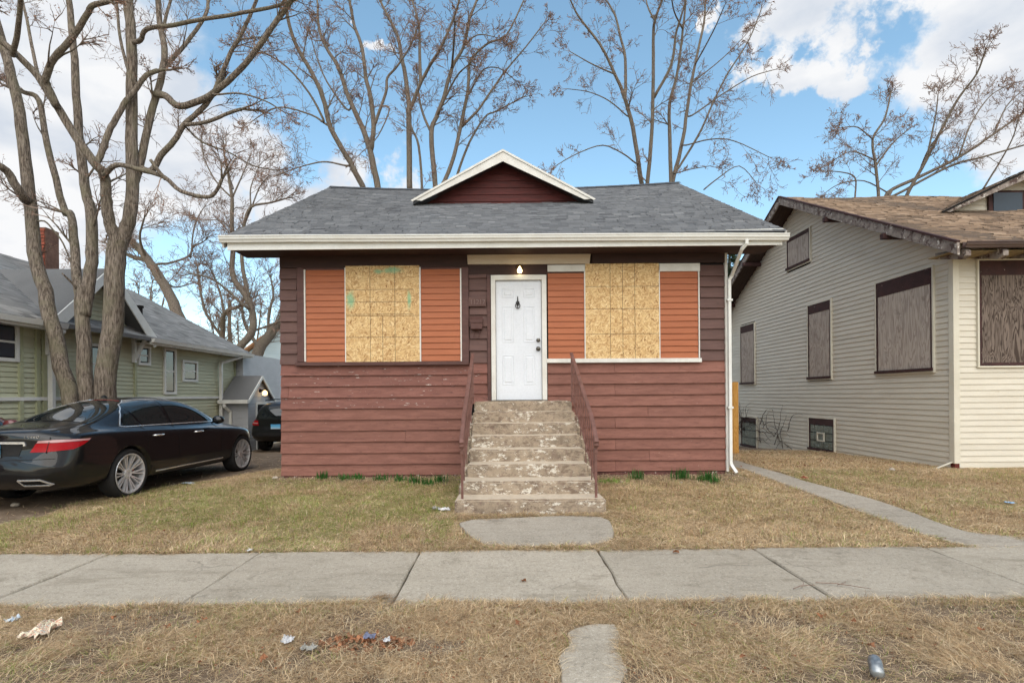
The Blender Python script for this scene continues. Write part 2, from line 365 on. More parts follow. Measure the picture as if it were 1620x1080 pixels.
gcol = m.mix(m.step(m.math('ADD', sp.outputs[0], m.math('MULTIPLY', m.math('SUBTRACT', b, .5), .7)), .35, .9), dirt, thatch)
M_ground = m.out(gcol, .95, m.bump(c_, .5, .006, m.bump(b, .6, .02)), spec=.1)
ground = struct(bulk('ground', np.stack([fx_, fy_, zz], 1), quads, M_ground, cols=cols, smoothed=True))

# ------------------------------------------------------------------ pavements
def rough_slab(poly, ztop, th, edge=.02, amp=.006, seed=0):
    """outline (x,y) -> slab with a worn rounded edge; ztop a function"""
    pts = []
    n = len(poly)
    for i in range(n):
        a, b = Vector(poly[i]), Vector(poly[(i+1) % n]); k = max(1, int((b-a).length/.12))
        for j in range(k):
            p = a.lerp(b, j/k); d = noise.noise((p.x*4, p.y*4, seed))*amp*3; t = (b-a).normalized()
            pts.append(p+Vector((t.y, -t.x))*d)
    mb = MB(); c = sum(pts, Vector((0,0)))/len(pts); N = len(pts)
    rings = [(1.0, -th, 0), (1.0, -edge*.7, 0), (1.0, 0, -edge*.6), ]
    for (_, dz, ins) in rings:
        for p in pts:
            q = p+(c-p).normalized()*(-ins)
            mb.v.append((q.x, q.y, ztop(q.x, q.y)+dz))
    for r in range(2):
        for i in range(N): mb.f.append((r*N+i, r*N+(i+1) % N, (r+1)*N+(i+1) % N, (r+1)*N+i))
    mb.f.append(tuple(2*N+i for i in range(N))); mb.f.append(tuple(range(N))[::-1])
    return mb
sidewalk = struct(obj('sidewalk', MB().box(-60, 60, SW0+.03, SW1-.03, -.16, -.045), M_path))
joints = [-60, -11.2, -9.7, -8.2, -6.7, -5.2, -3.70, -2.295, -.806, .843, 2.29, 3.87, 5.4, 6.9, 8.4, 9.9, 60]
for i in range(len(joints)-1):
    a, b = joints[i]+.008, joints[i+1]-.008
    if b-a > 5: a, b = (max(a, -20), b) if a < 0 else (a, min(b, 20))
    tz = [0, .002, -.002, .003, -.003, .002, -.004, .0, .003, -.002, .004, -.003, .001, 0, 0, 0, 0][i]
    mb = rough_slab([(a, SW0), (b, SW0), (b, SW1), (a, SW1)], lambda x, y, tz=tz: tz+.006, .12, .016, .006, i)
    obj('slab', mb, M_walk, sidewalk)
def flat(name, poly, dz, th, mt, amp):
    return struct(obj(name, rough_slab(poly, lambda x, y: float(gz(x, y))+dz, th, .015, amp, 3), mt))
entry_slab = flat('entry_slab', ENTRY_POLY, .012, .1, M_path, .008)
strip_slab = flat('parkway_path', STRIP_POLY, .008, .1, M_walk, .012)
# side path: quads that follow the slope
mb = MB(); n = 15
def along(ps, t):
    ps = [Vector((p.x, p.y)) for p in ps]; d = [0]
    for i in range(1, len(ps)): d.append(d[-1]+(ps[i]-ps[i-1]).length)
    q = t*d[-1]
    for i in range(1, len(ps)):
        if q <= d[i]+1e-9: return ps[i-1].lerp(ps[i], (q-d[i-1])/(d[i]-d[i-1]))
    return ps[-1]
L2 = PATH_L+[Vector((PATH_L[-1].x+.15, SW1-.05, 0))]; R2 = PATH_R[:-1]+[Vector((PATH_R[-1].x+.5, SW1+.16, 0)), Vector((PATH_R[-1].x+.9, SW1-.05, 0))]
back = [Vector((3.95, 16, 0)), Vector((3.95, 13, 0))]; L2 = back+L2; R2 = [Vector((4.75, 16, 0)), Vector((4.75, 13, 0))]+R2
N = 40
for k in range(N+1):
    a, b = along(L2, k/N), along(R2, k/N)
    for q, dz in ((a, -.1), (a, .004), (a.lerp(b, .06), .012), (a.lerp(b, .5), .014), (a.lerp(b, .94), .012), (b, .004), (b, -.1)):
        q = q+Vector((noise.noise((q.x*3, q.y*3, 0)), noise.noise((q.x*3, q.y*3, 5))))*.025
        dz = dz-.016*smooth((SW1+.12-q.y)/.12); q.y = max(q.y, SW1-.06)
        mb.v.append((q.x, q.y, float(gz(q.x, q.y))+dz))
for k in range(N):
    for j in range(6): mb.f.append((k*7+j, k*7+j+1, k*7+j+8, k*7+j+7))
side_path = struct(obj('side_path', mb, M_path, smoothed=False))
bm = bmesh.new(); bm.from_mesh(side_path.data); bmesh.ops.recalc_face_normals(bm, faces=bm.faces); bm.to_mesh(side_path.data); bm.free()
# ================================================================== the brown bungalow
YF = 9.08
HS = F/YF
def HX(u, v=500): return P(u, v, YF).x
def HZ(v, u=800): return P(u, v, YF).z
HXL, HXR = HX(443), HX(1149)
house = tag(empty('bungalow', (0, YF+4.6, .1)), 'single-storey brown clapboard bungalow with boarded windows and grey shingle roof', 'house')
ROOF_Y0, ROOF_Z0, RIDGE_Y, RIDGE_Z = 8.46, 4.02, 13.7, 6.83
SLOPE = (RIDGE_Z-ROOF_Z0)/(RIDGE_Y-ROOF_Y0)
def roofz(x, y):
    t = (y-ROOF_Y0)/(RIDGE_Y-ROOF_Y0)
    return ROOF_Z0+SLOPE*(y-ROOF_Y0)+.0045*x-.13*(1-(x/4.42)**2)*smooth(t)
def clap(a, ax, n, L, h, tb=.024, tt=.007, lap=.02, segs=4, jit=.0):
    """one clapboard: a = lower left corner on the sheathing, ax along, n outward, exposure h; wedge section"""
    a, ax, n = Vector(a), Vector(ax).normalized(), Vector(n).normalized(); up = Vector((0,0,1)); mb = MB()
    for k in range(segs+1):
        s = L*k/segs; w = (noise.noise((a.x*3+s*1.1+a.y*7, a.z*9, 2.2)))*jit
        q = a+ax*s+up*w*.7
        for (o, z) in ((0, 0), (tb+w*.5, 0), (tb+w*.5, .008), (tt, h+lap), (0, h+lap)):
            mb.v.append(tuple(q+n*o+up*z))
    for k in range(segs):
        for j in range(5): mb.f.append((k*5+j, (k+1)*5+j, (k+1)*5+(j+1) % 5, k*5+(j+1) % 5))
    mb.f.append((0,1,2,3,4)); e = segs*5; mb.f.append((e+4,e+3,e+2,e+1,e))
    if ax.cross(up).dot(n) < 0: mb.f = [f[::-1] for f in mb.f]
    return mb
YS = YF+.028       # sheathing plane
# front wall sheathing with the door opening, side and back walls
WT = 3.84
fw = MB(); dx0, dx1 = HX(783), HX(858); dzt = HZ(443); dzb = HZ(633)
fw.box(HXL+.03, dx0, YS, YS+.1, .02, WT); fw.box(dx1, HXR-.03, YS, YS+.1, .02, WT); fw.box(dx0, dx1, YS, YS+.1, dzt, WT); fw.box(dx0, dx1, YS, YS+.1, .02, dzb-.02)
front_wall = obj('front_wall', fw, M_dark, house)
sw = MB()
for x, o in ((HXL+.03, .1), (HXR-.03, -.1)):
    sw.prism([(x, YS+.1, .02), (x, 18.3, .02), (x, 18.3, 3.8), (x, RIDGE_Y, 6.55), (x, YS+.1, 3.95)], (o, 0, 0))
sw.box(HXL+.13, HXR-.13, 18.2, 18.3, .02, 3.8)
side_wall = obj('side_wall', sw, M_brown, house)
stuff_side = MB()
for s, x in ((-1, HXL+.028), (1, HXR-.028)):
    for k in range(20):
        z = .13+.187*k
        b = clap((x, 18.25, z) if s < 0 else (x, YS+.03, z), (0, -s*-1*-1 if s < 0 else 1, 0), (s, 0, 0), 9.1, .187, segs=1) if False else clap((x, YS+.03, z), (0, 1, 0), (s, 0, 0), 9.1, .187, segs=1)
        stuff_side.add(b.v, b.f)
obj('side_siding', stuff_side, M_brown, side_wall)['kind'] = 'stuff'
obj('foundation', MB().box(HXL+.04, HXR-.04, YF+.012, YF+.09, -.1, .14), surf('old_foundation', S(108,70,64), S(84,56,52), 4, (1,1,1), .9, .5, 30, .01, 0, [(S(190,178,168), 9, .6, .66)]), house)
def boards(x0, x1, z0, z1, n, mt, breaks=None, jit=.010, peel=()):
    h = (z1-z0)/n
    for k in range(n):
        cuts = [x0]+sorted((breaks or {}).get(k, []))+[x1]
        for c in range(len(cuts)-1):
            e0 = random.uniform(-.008, .008) if c == 0 else .002
            e1 = random.uniform(-.008, .008) if c == len(cuts)-2 else -.002
            a = (cuts[c]+e0, YS, z0+h*k+random.uniform(-.003, .003))
            mm = M_brown_peel if (k in peel) else mt
            obj('siding_board', clap(a, (1,0,0), (0,-1,0), cuts[c+1]+e1-cuts[c]-e0, h, random.uniform(.032, .042), .005, .012, 6, jit), mm, front_wall)
zS = HZ(575.5, 600); zB = HZ(752, 500)
boards(HXL, HX(741), zB, zS, 10, M_brown, {8: [HX(700)], 7: [HX(455)], 3: [HX(640)]}, .010, peel=(6, 7, 8, 9))
zSr = HZ(572, 1000); zBr = HZ(745, 1000)
boards(HX(866), HXR, zBr, zSr, 10, M_brown, {9: [HX(972)], 7: [HX(972)], 5: [HX(1024)], 4: [HX(972)], 2: [HX(972)], 1: [HX(1026)], 0: [HX(972)]}, .006)
zT = HZ(424, 455)
boards(HXL, HX(470), zS+.004, zT, 9, M_dkbrown)
boards(HX(1107.5), HXR-.01, HZ(570, 1130), HZ(420, 1130), 9, M_dkbrown)
# strip between window and door
zd = HZ(634, 757)
boards(HX(742.5), HX(770.5), zd-.05, zS, 4, M_brown_peel, jit=.006)
boards(HX(742.5), HX(770.5), zS+.004, HZ(421, 757), 8, M_dkbrown, jit=.006)
# frieze, casings
def fbox(name, u0, u1, v0, v1, y0, y1, mt, parent, bevel=.004, uc=None):
    """board on the front wall given by its photo outline; y0 is the front face"""
    uc = uc or (u0+u1)/2; vc = (v0+v1)/2
    return obj(name, MB().box(P(u0, vc, YF).x, P(u1, vc, YF).x, y0, y1, P(uc, v1, YF).z, P(uc, v0, YF).z), mt, parent, bevel=bevel)
fbox('frieze_board', 443, 739, 385, 423, YF-.022, YS+.002, M_frieze, front_wall)
fbox('frieze_board', 936, 1150, 380, 416, YF-.022, YS+.002, M_frieze, front_wall)
fbox('frieze_board', 739.6, 935, 383, 434.5, YF-.004, YS+.002, M_frieze, front_wall)
lp = obj('lintel_panel', MB().prism([P(739,395.5,YF), P(935,393.5,YF), P(932,418,YF), P(740,418.5,YF)], (0,-.035,0)), M_cream, front_wall)
fbox('door_casing', 771, 776.5, 435, 634, YF-.022, YS+.002, M_trimbrown, front_wall)
fbox('corner_trim', 1147, 1151, 389, 745, YF-.03, YS+.1, M_whitepaint, front_wall, .002)
# ---------------- windows boarded up
def slats(u0, u1, v0, v1, n, parent):
    x0, x1 = HX(u0, 500), HX(u1, 500); z0 = P((u0+u1)/2, v1, YF).z; z1 = P((u0+u1)/2, v0, YF).z; h = (z1-z0)/n
    for k in range(n):
        obj('vinyl_slat', clap((x0, YF+.004, z0+h*k), (1,0,0), (0,-1,0), x1-x0, h, .020, .003, .004, 1), M_orange, parent)
def osb(name, lines_x, lines_z, smudges=()):
    m = Mat(name); base = m.co(vary=True); raw = m.n('ShaderNodeTexCoord').outputs['Object']
    def strand(rot, sx, sz, off):
        mp = m.n('ShaderNodeMapping'); mp.inputs['Rotation'].default_value = (0, rot, 0); mp.inputs['Location'].default_value = (off, 0, off*2); m.put(mp.inputs[0], base)
        wob = m.n('ShaderNodeVectorMath', operation='MULTIPLY'); m.put(wob.inputs[0], mp.outputs[0]); wob.inputs[1].default_value = (sx, 0, sz)
        v = m.n('ShaderNodeTexVoronoi'); v.inputs['Scale'].default_value = 1.0; m.put(v.inputs['Vector'], wob.outputs[0])
        s = m.n('ShaderNodeSeparateColor'); m.put(s.inputs[0], v.outputs['Color']); return s.outputs[0], s.outputs[1], v.outputs['Distance']
    A = strand(.15, 12, 46, 0); B = strand(1.0, 13, 50, 3.1); C = strand(2.2, 11, 42, 7.7); D = strand(1.6, 16, 60, 1.3)
    sel = m.noise(14, 3, .6, base)
    def pick(i):
        x = m.n('ShaderNodeMix'); m.put(x.inputs[0], m.step(sel, .48, .52)); m.put(x.inputs[2], A[i]); m.put(x.inputs[3], B[i])
        y = m.n('ShaderNodeMix'); m.put(y.inputs[0], m.step(m.noise(11, 3, .6, m.co((1,1,1))), .54, .57)); m.put(y.inputs[2], x.outputs[0]); m.put(y.inputs[3], C[i])
        z = m.n('ShaderNodeMix'); m.put(z.inputs[0], m.step(A[1], .72, .74)); m.put(z.inputs[2], y.outputs[0]); m.put(z.inputs[3], D[i]); return z.outputs[0]
    r = pick(0)
    col = m.ramp(r, [(0, S(170,134,92)), (.22, S(194,160,112)), (.55, S(208,176,126)), (.82, S(220,194,148)), (1, S(190,154,106))])
    col = m.mix(m.math('MULTIPLY', m.step(pick(1), .93, .95), .7), col, S(120,78,40))
    edge = m.step(pick(2), .55, .8)
    col = m.mix(m.math('MULTIPLY', edge, .45), col, S(150,104,56))
    sp = m.n('ShaderNodeSeparateXYZ'); m.put(sp.inputs[0], raw)
    ln = None
    for ax, arr in ((0, lines_x), (2, lines_z)):
        for q, a, b in arr:      # position, extent along the other axis
            d = m.math('ABSOLUTE', m.math('SUBTRACT', sp.outputs[ax], q)); l = m.math('LESS_THAN', d, .0045)
            oth = sp.outputs[2 if ax == 0 else 0]
            l = m.math('MULTIPLY', l, m.math('MULTIPLY', m.math('GREATER_THAN', oth, a), m.math('LESS_THAN', oth, b)))
            ln = l if ln is None else m.math('MAXIMUM', ln, l)
    col = m.mix(m.math('MULTIPLY', ln, .8), col, S(80,68,50))
    for (x, z, rx, rz) in smudges:
        dx = m.math('DIVIDE', m.math('SUBTRACT', sp.outputs[0], x), rx); dz = m.math('DIVIDE', m.math('SUBTRACT', sp.outputs[2], z), rz)
        d = m.math('SQRT', m.math('ADD', m.math('MULTIPLY', dx, dx), m.math('MULTIPLY', dz, dz)))
        f = m.step(m.math('ADD', d, m.math('MULTIPLY', m.noise(16, 4, .6, base), .9)), 1.35, .7)
        col = m.mix(m.math('MULTIPLY', f, .62), col, S(96,176,142))
    return m.out(col, .75, m.bump(r, .25, .003), spec=.25)
def panel(name, u0, u1, v0, v1, ux, vz, sm, parent, label=None):
    x0, x1 = HX(u0, 500), HX(u1, 500); uc = (u0+u1)/2; z0, z1 = P(uc, v1, YF).z, P(uc, v0, YF).z; cx, cz = (x0+x1)/2, (z0+z1)/2
    lx = [(HX(u, 500)-cx, P(uc, b, YF).z-cz, P(uc, a, YF).z-cz) for u, a, b in ux]
    lz = [(P(uc, v, YF).z-cz, HX(a, 500)-cx, HX(b, 500)-cx) for v, a, b in vz]
    s2 = [(HX(u, 500)-cx, P(uc, v, YF).z-cz, ru/HS, rv/HS) for u, v, ru, rv in sm]
    o = obj('osb_panel', MB().box(x0, x1, YF-.034, YF-.016, z0, z1), osb(name, lx, lz, s2), parent, bevel=.001)
    for k in range(7):      # nail heads
        pass
    return o
wl = obj('boarded_window', MB().box(HX(470), HX(742), YF+.0, YS-.001, HZ(578, 600), HZ(421, 600)), M_trimbrown, house)
fbox('frame_board', 471, 482, 424, 572.5, YF-.035, YF-.001, M_trimbrown, wl)
fbox('frame_board', 730.5, 741.5, 423, 571.8, YF-.035, YF-.001, M_trimbrown, wl)
obj('window_sill', MB().prism([P(469,573.3,YF), P(742,571.4,YF), P(742,577,YF), P(469,579,YF)], (0,-.075,0)), M_trimbrown, wl, bevel=.006)
slats(484.5, 546.5, 427, 572.5, 15, wl); slats(664.5, 728.5, 425.5, 571, 15, wl)
for u, a, b in ((482, 427, 572), (546.3, 424, 574), (664, 423, 573), (728.4, 425, 571)):
    fbox('corner_strip', u, u+2.2, a, b, YF-.03, YF-.0005, M_whitepaint, wl, .001)
panel('osb_a', 548, 664, 421, 499.6, [(586.5,421,500), (625.5,421,500)], [(458.5,549,655), (478,549,655), (497.5,549,655)], [(622,428,22,8), (556,474,10,22), (648,474,5,22), (600,430,10,6)], wl)
panel('osb_b', 548, 664, 500.2, 572.5, [(586.5,500,573), (606,500,573), (625.5,500,573)], [(533.5,548,664)], [], wl)
wr = obj('boarded_window', MB().box(HX(866), HX(1107), YF+.0, YS-.001, HZ(571, 985), HZ(417, 985)), M_dark, house)
obj('window_sill', MB().prism([P(864.5,567.5,YF), P(1108.5,566.5,YF), P(1108.5,573,YF), P(864.5,574,YF)], (0,-.06,0)), M_whitepaint, wr, bevel=.005)
slats(867, 924.5, 430, 567, 14, wr); slats(1043, 1104, 429.5, 566.5, 14, wr)
fbox('header_board', 866, 925, 419.5, 430, YF-.03, YF+.003, M_whitepaint, wr); fbox('header_board', 1042.5, 1106.5, 417, 429.5, YF-.03, YF+.003, M_whitepaint, wr)
for u, a, b in ((924.2, 430, 567), (1041.8, 429, 567), (1104.3, 429, 566)):
    fbox('corner_strip', u, u+1.8, a, b, YF-.03, YF-.0005, M_whitepaint, wr, .001)
gl = [(965,417,567), (984.5,417,567), (1003.8,417,567)]
panel('osb_c', 926, 1042, 417.5, 567, gl, [(453.7,926,1042), (489,926,1042), (528.4,926,1042)], [], wr)
# ---------------- front door
dr = obj('door_frame', MB().box(HX(777), HX(784), YF-.045, YS+.1, HZ(632.5), HZ(436)).box(HX(857), HX(864.5), YF-.045, YS+.1, HZ(632.5), HZ(436)).box(HX(784), HX(857), YF-.045, YS+.1, HZ(443.5), HZ(436)), M_whitepaint, house, bevel=.004)
obj('threshold', MB().box(HX(776), HX(865), YF-.08, YS+.1, HZ(634.5), HZ(632.6)), M_metal, house, bevel=.003)
# door slab with six raised panels, as one grid of recessed fields
DX0, DX1, DZ0, DZ1 = HX(784.5), HX(856.5), HZ(632.3), HZ(444)
door = obj('front_door', MB().box(DX0, DX1, YF+.012, YF+.05, DZ0, DZ1), M_door, house, bevel=.003)
z8 = lambda y: HZ(440+y/4.906); x8 = lambda x: HX(720+x/4.906)
for (xa, xb) in ((362, 458), (530, 622)):
    for (ya, yb) in ((78, 152), (216, 500), (592, 828)):
        X0, X1, Z0, Z1 = x8(xa), x8(xb), z8(yb), z8(ya); y = YF+.012; mb = MB()
        rr = [(0, 0), (.012, -.006), (.022, -.001), (.038, -.001), (.055, -.008)]
        for ins, dy in rr:
            for (x, z) in ((X0+ins, Z0+ins), (X1-ins, Z0+ins), (X1-ins, Z1-ins), (X0+ins, Z1-ins)): mb.v.append((x, y+dy, z))
        for r in range(len(rr)-1):
            for i in range(4): mb.f.append((r*4+i, r*4+(i+1) % 4, r*4+4+(i+1) % 4, r*4+4+i))
        e = (len(rr)-1)*4; mb.f.append((e, e+1, e+2, e+3))
        obj('raised_panel', mb, M_door, door)
for v, r in ((538, .028), (551.5, .033)):
    c = P(851.5, v, YF+.012)
    obj('lock', MB().lathe(c, (0,-1,0), [(r+.006, 0), (r+.006, .008), (r*.5, .014), (r*.5, .03), (r, .038), (r*1.0, .055), (r*.6, .066), (0.001, .068)], 20), M_metal, door, smoothed=True)
kc = P(819, 481, YF+.012); mb = MB()
M_iron = surf('dark_iron', S(60,58,58), S(44,42,42), 9, rough=.45, metal=.6)
mb.prism([kc+Vector(q) for q in ((-.022,0,.0),(0,0,-.07),(.022,0,0),(.035,0,.03),(.012,0,.05),(.006,0,.13),(-.006,0,.13),(-.012,0,.05),(-.035,0,.03))], (0,-.012,0))
ring = [kc+Vector((math.sin(t)*.038, -.025, -.03+math.cos(t)*.045)) for t in np.linspace(0, 2*PI, 17)]
mb.tube(ring, .007, 6, False); obj('door_knocker', mb, M_iron, door)
# ---------------- house number: plate on the siding with five digits
num = obj('number_plate', MB().box(HX(741.5), HX(769), YF-.045, YF-.012, HZ(485, 755), HZ(471, 755)), M_dkbrown, house, bevel=.003)
def text_mesh(txt, size, mat_, name, parent, centre, rx, extr=.004, rz=0):
    cu = bpy.data.curves.new(name, 'FONT'); cu.body = txt; cu.size = size; cu.extrude = extr; cu.align_x = 'CENTER'; cu.align_y = 'CENTER'
    t = bpy.data.objects.new(name, cu); COL.objects.link(t); bpy.context.view_layer.update()
    me = bpy.data.meshes.new_from_object(t.evaluated_get(bpy.context.evaluated_depsgraph_get())); COL.objects.unlink(t); bpy.data.objects.remove(t)
    me.transform(Matrix.Rotation(rz, 4, 'Z') @ Matrix.Rotation(rx, 4, 'X')); return link(name, me, mat_, parent, centre)
M_digit = surf('digit_metal', S(126,104,98), S(104,82,78), 12, rough=.6)
for k, ch in enumerate('11217'):
    text_mesh(ch, .125, M_digit, 'digit', num, P(745.6+k*4.9, 478, YF-.049), PI/2)
# ---------------- roof
NX, NY = 24, 22; XL, XR = -4.43, 4.41
def slope_sheet(flip):
    mb = MB(); ys = [ROOF_Y0+(RIDGE_Y-ROOF_Y0)*j/NY for j in range(NY+1)]
    for th in (-.03, -.11):
        for j in range(NY+1):
            for i in range(NX+1):
                x = XL+(XR-XL)*i/NX; y = ys[j]; z = roofz(x, y)+th
                mb.v.append((x, y if not flip else 2*RIDGE_Y-y, z))
    W = NX+1; T = W*(NY+1); idx = lambda i, j, k: k*T+j*W+i
    for j in range(NY):
        for i in range(NX):
            mb.f.append((idx(i,j,0), idx(i+1,j,0), idx(i+1,j+1,0), idx(i,j+1,0))); mb.f.append((idx(i,j+1,1), idx(i+1,j+1,1), idx(i+1,j,1), idx(i,j,1)))
    for i in range(NX): mb.f.append((idx(i,0,1), idx(i+1,0,1), idx(i+1,0,0), idx(i,0,0)))
    for j in range(NY): mb.f.append((idx(0,j,0), idx(0,j+1,0), idx(0,j+1,1), idx(0,j,1))); mb.f.append((idx(NX,j,1), idx(NX,j+1,1), idx(NX,j+1,0), idx(NX,j,0)))
    if flip: mb.f = [f[::-1] for f in mb.f]
    return mb
def shingle_mat(name, stops):
    m = Mat(name); at = m.n('ShaderNodeAttribute', attribute_name='tint'); s = m.n('ShaderNodeSeparateColor'); m.put(s.inputs[0], at.outputs['Color'])
    wp = m.n('ShaderNodeNewGeometry').outputs['Position']; g = m.noise(160, 3, .7, wp); big = m.noise(.8, 5, .6, wp)
    col = m.ramp(s.outputs[0], stops)
    col = m.mix(m.math('MULTIPLY', m.step(g, .5, .75), .4), col, (.3,.3,.3)); col = m.mix(m.math('MULTIPLY', m.step(big, .45, .75), .22), col, (.04,.04,.045))
    return m.out(col, .95, m.bump(g, .4, .004), spec=.15)
M_sh = shingle_mat('grey_shingle', [(0, (.07,.073,.08)), (.35, (.108,.112,.12)), (.7, (.138,.142,.15)), (1, (.19,.194,.20))])
M_shb = shingle_mat('brown_shingle', [(0, (.11,.075,.05)), (.35, (.175,.118,.08)), (.7, (.235,.16,.105)), (1, (.30,.215,.15))])
def shingles(zf, x0, x1, y0, y1, expo, wmin, wmax, slope, clipf=None, rag=.0, seed=1, sig=.19):
    """laminated tabs laid in courses on a roof plane z=zf(x,y); returns verts, quads, tints"""
    rng = random.Random(seed); V, Q, C = [], [], []
    cs = 1/math.sqrt(1+slope*slope); n = int((y1-y0)/(expo*cs))+1
    for k in range(n):
        ya = y0+k*expo*cs; yb = min(ya+expo*cs*1.35, y1); x = x0-rng.uniform(0, wmax)
        while x < x1:
            w = rng.uniform(wmin, wmax); xa, xb = max(x, x0), min(x+w, x1); x += w
            if xb-xa < .02: continue
            if clipf and not clipf((xa+xb)/2, (ya+yb)/2): continue
            lift = rng.choice((.012, .012, .021))+rng.uniform(0, rag); d = rng.uniform(-.006, .006)-(rng.uniform(0, rag*2)); t = min(1, max(0, rng.gauss(.5, sig)))
            o = len(V); ya2 = ya+d
            for (xx, yy, l) in ((xa+.003, ya2, lift), (xb-.003, ya2, lift), (xb-.003, yb, .003), (xa+.003, yb, .003), (xa+.003, ya2, -.004), (xb-.003, ya2, -.004)):
                V.append((xx, yy, zf(xx, yy)+l)); C.append((t, t, t))
            Q += [(o, o+1, o+2, o+3), (o+4, o+5, o+1, o), (o+4, o, o+3, o+3) if False else (o+4, o, o+3, o+4)] if False else [(o, o+1, o+2, o+3), (o+4, o+5, o+1, o)]
    return V, Q, C
roof = obj('roof', slope_sheet(False), M_sh, house); rb = slope_sheet(True); obj('rear_roof', rb, M_sh, house)
V, Q, C = shingles(lambda x, y: roofz(x, y)-.03, XL-.015, XR+.015, ROOF_Y0-.03, RIDGE_Y+.02, .125, .09, .26, SLOPE)
stuff(bulk('shingles', V, Q, M_sh, roof, np.array(C)))
cap = MB()
for k in range(30):
    xa = XL+(XR-XL)*k/30; xb = xa+.36
    z0, z1 = roofz(xa, RIDGE_Y)+.0, roofz(min(xb, XR), RIDGE_Y)-.005
    cap.add([(xa, RIDGE_Y-.14, z0-.075), (xa, RIDGE_Y, z0+.012), (xa, RIDGE_Y+.14, z0-.075), (xb, RIDGE_Y-.14, z1-.075), (xb, RIDGE_Y, z1+.012), (xb, RIDGE_Y+.14, z1-.075)], [(0,3,4,1), (1,4,5,2)])
stuff(obj('ridge_cap', cap, M_sh, roof))
# rake trim, soffit, fascia, gutter
mb = MB()
for x in (XL-.012, XR+.012):
    for s in (1, -1):
        a = Vector((x, RIDGE_Y-s*(RIDGE_Y-ROOF_Y0), ROOF_Z0-.12+.0045*x)); b = Vector((x, RIDGE_Y, RIDGE_Z-.12+.0045*x)); mb.bar(a, b, .025, .16, (0,0,1))
obj('rake_board', mb, M_whitepaint, roof)
obj('soffit', MB().box(XL+.05, XR-.05, ROOF_Y0+.05, YF+.06, 3.815, 3.835), M_frieze, house)
e0, e1 = ROOF_Y0+.03, ROOF_Y0+.055
obj('fascia', MB().prism([(XL+.05, e1, 3.775), (XR-.02, e1, 3.79), (XR-.02, e1, 4.0), (XL+.05, e1, 3.96)], (0,-.025,0)), M_white, house)
def gutter(name, xa, xb, y, za, zb, mt, parent, k=1.0):
    prof = [(0, 0), (-.062*k, 0), (-.068*k, .02*k), (-.09*k, .045*k), (-.094*k, .075*k), (-.105*k, .08*k), (-.105*k, .098*k), (-.094*k, .098*k), (-.09*k, .085*k), (-.055*k, .02*k), (-.008*k, .015*k), (-.008*k, .1*k), (0, .1*k)]
    mb = MB(); N = len(prof); xs = np.linspace(xa, xb, 9)
    for i, x in enumerate(xs):
        z = za+(zb-za)*i/8+random.uniform(-.004, .004)
        for (py, pz) in prof: mb.v.append((x, y+py+random.uniform(-.002,.002), z+pz))
    for i in range(8):
        for j in range(N): mb.f.append((i*N+j, (i+1)*N+j, (i+1)*N+(j+1) % N, i*N+(j+1) % N))
    mb.f.append(tuple(range(N))); mb.f.append(tuple(8*N+j for j in range(N))[::-1])
    return obj(name, mb, mt, parent)
gut = gutter('gutter', XL-.04, XR+.05, e0-.004, 3.885, 3.852, M_white, house)
fsl = MB().prism([(.9, e0-.003, 3.975), (XR, e0-.003, 3.95), (XR, e0-.003, 4.045), (.9, e0-.003, 3.99)], (0, -.008, 0)); obj('drip_flashing', fsl, M_white, house)
# downspout: outlet, elbow back to the wall, pipe, kick-out
dxp = HX(1151.5); top = P(1181, 384, ROOF_Y0-.02)
def pipe(pts, w, d):
    mb = MB(); pts = [Vector(p) for p in pts]
    for i in range(len(pts)):
        t = ((pts[min(i+1, len(pts)-1)]-pts[i]).normalized()+(pts[i]-pts[max(i-1, 0)]).normalized()).normalized()
        sx = Vector((0,1,0)).cross(t) if abs(t.y) < .9 else Vector((1,0,0)); sx.normalize(); sy = t.cross(sx).normalized()
        for (a, b) in ((-1,-1), (1,-1), (1,1), (-1,1)): mb.v.append(tuple(pts[i]+sx*a*w/2+sy*b*d/2))
    for i in range(len(pts)-1):
        for k in range(4): mb.f.append((i*4+k, i*4+(k+1) % 4, i*4+4+(k+1) % 4, i*4+4+k))
    mb.f.append((3,2,1,0)); n = len(pts)*4; mb.f.append((n-4,n-3,n-2,n-1))
    return mb
ds = obj('downspout', pipe([(top.x, ROOF_Y0-.02, 3.88), (top.x, ROOF_Y0-.02, 3.80), (top.x-.05, ROOF_Y0+.04, 3.73), (dxp+.03, YF-.1, 3.42), (dxp, YF-.065, 3.36), (dxp, YF-.065, .30), (dxp+.01, YF-.07, .25), (dxp+.06, YF-.16, .13)], .05, .05), M_white, house, bevel=.005)
for z in (3.0, 1.2):
    obj('pipe_strap', MB().box(dxp-.045, dxp+.045, YF-.1, YF-.02, z, z+.03), M_white, ds)
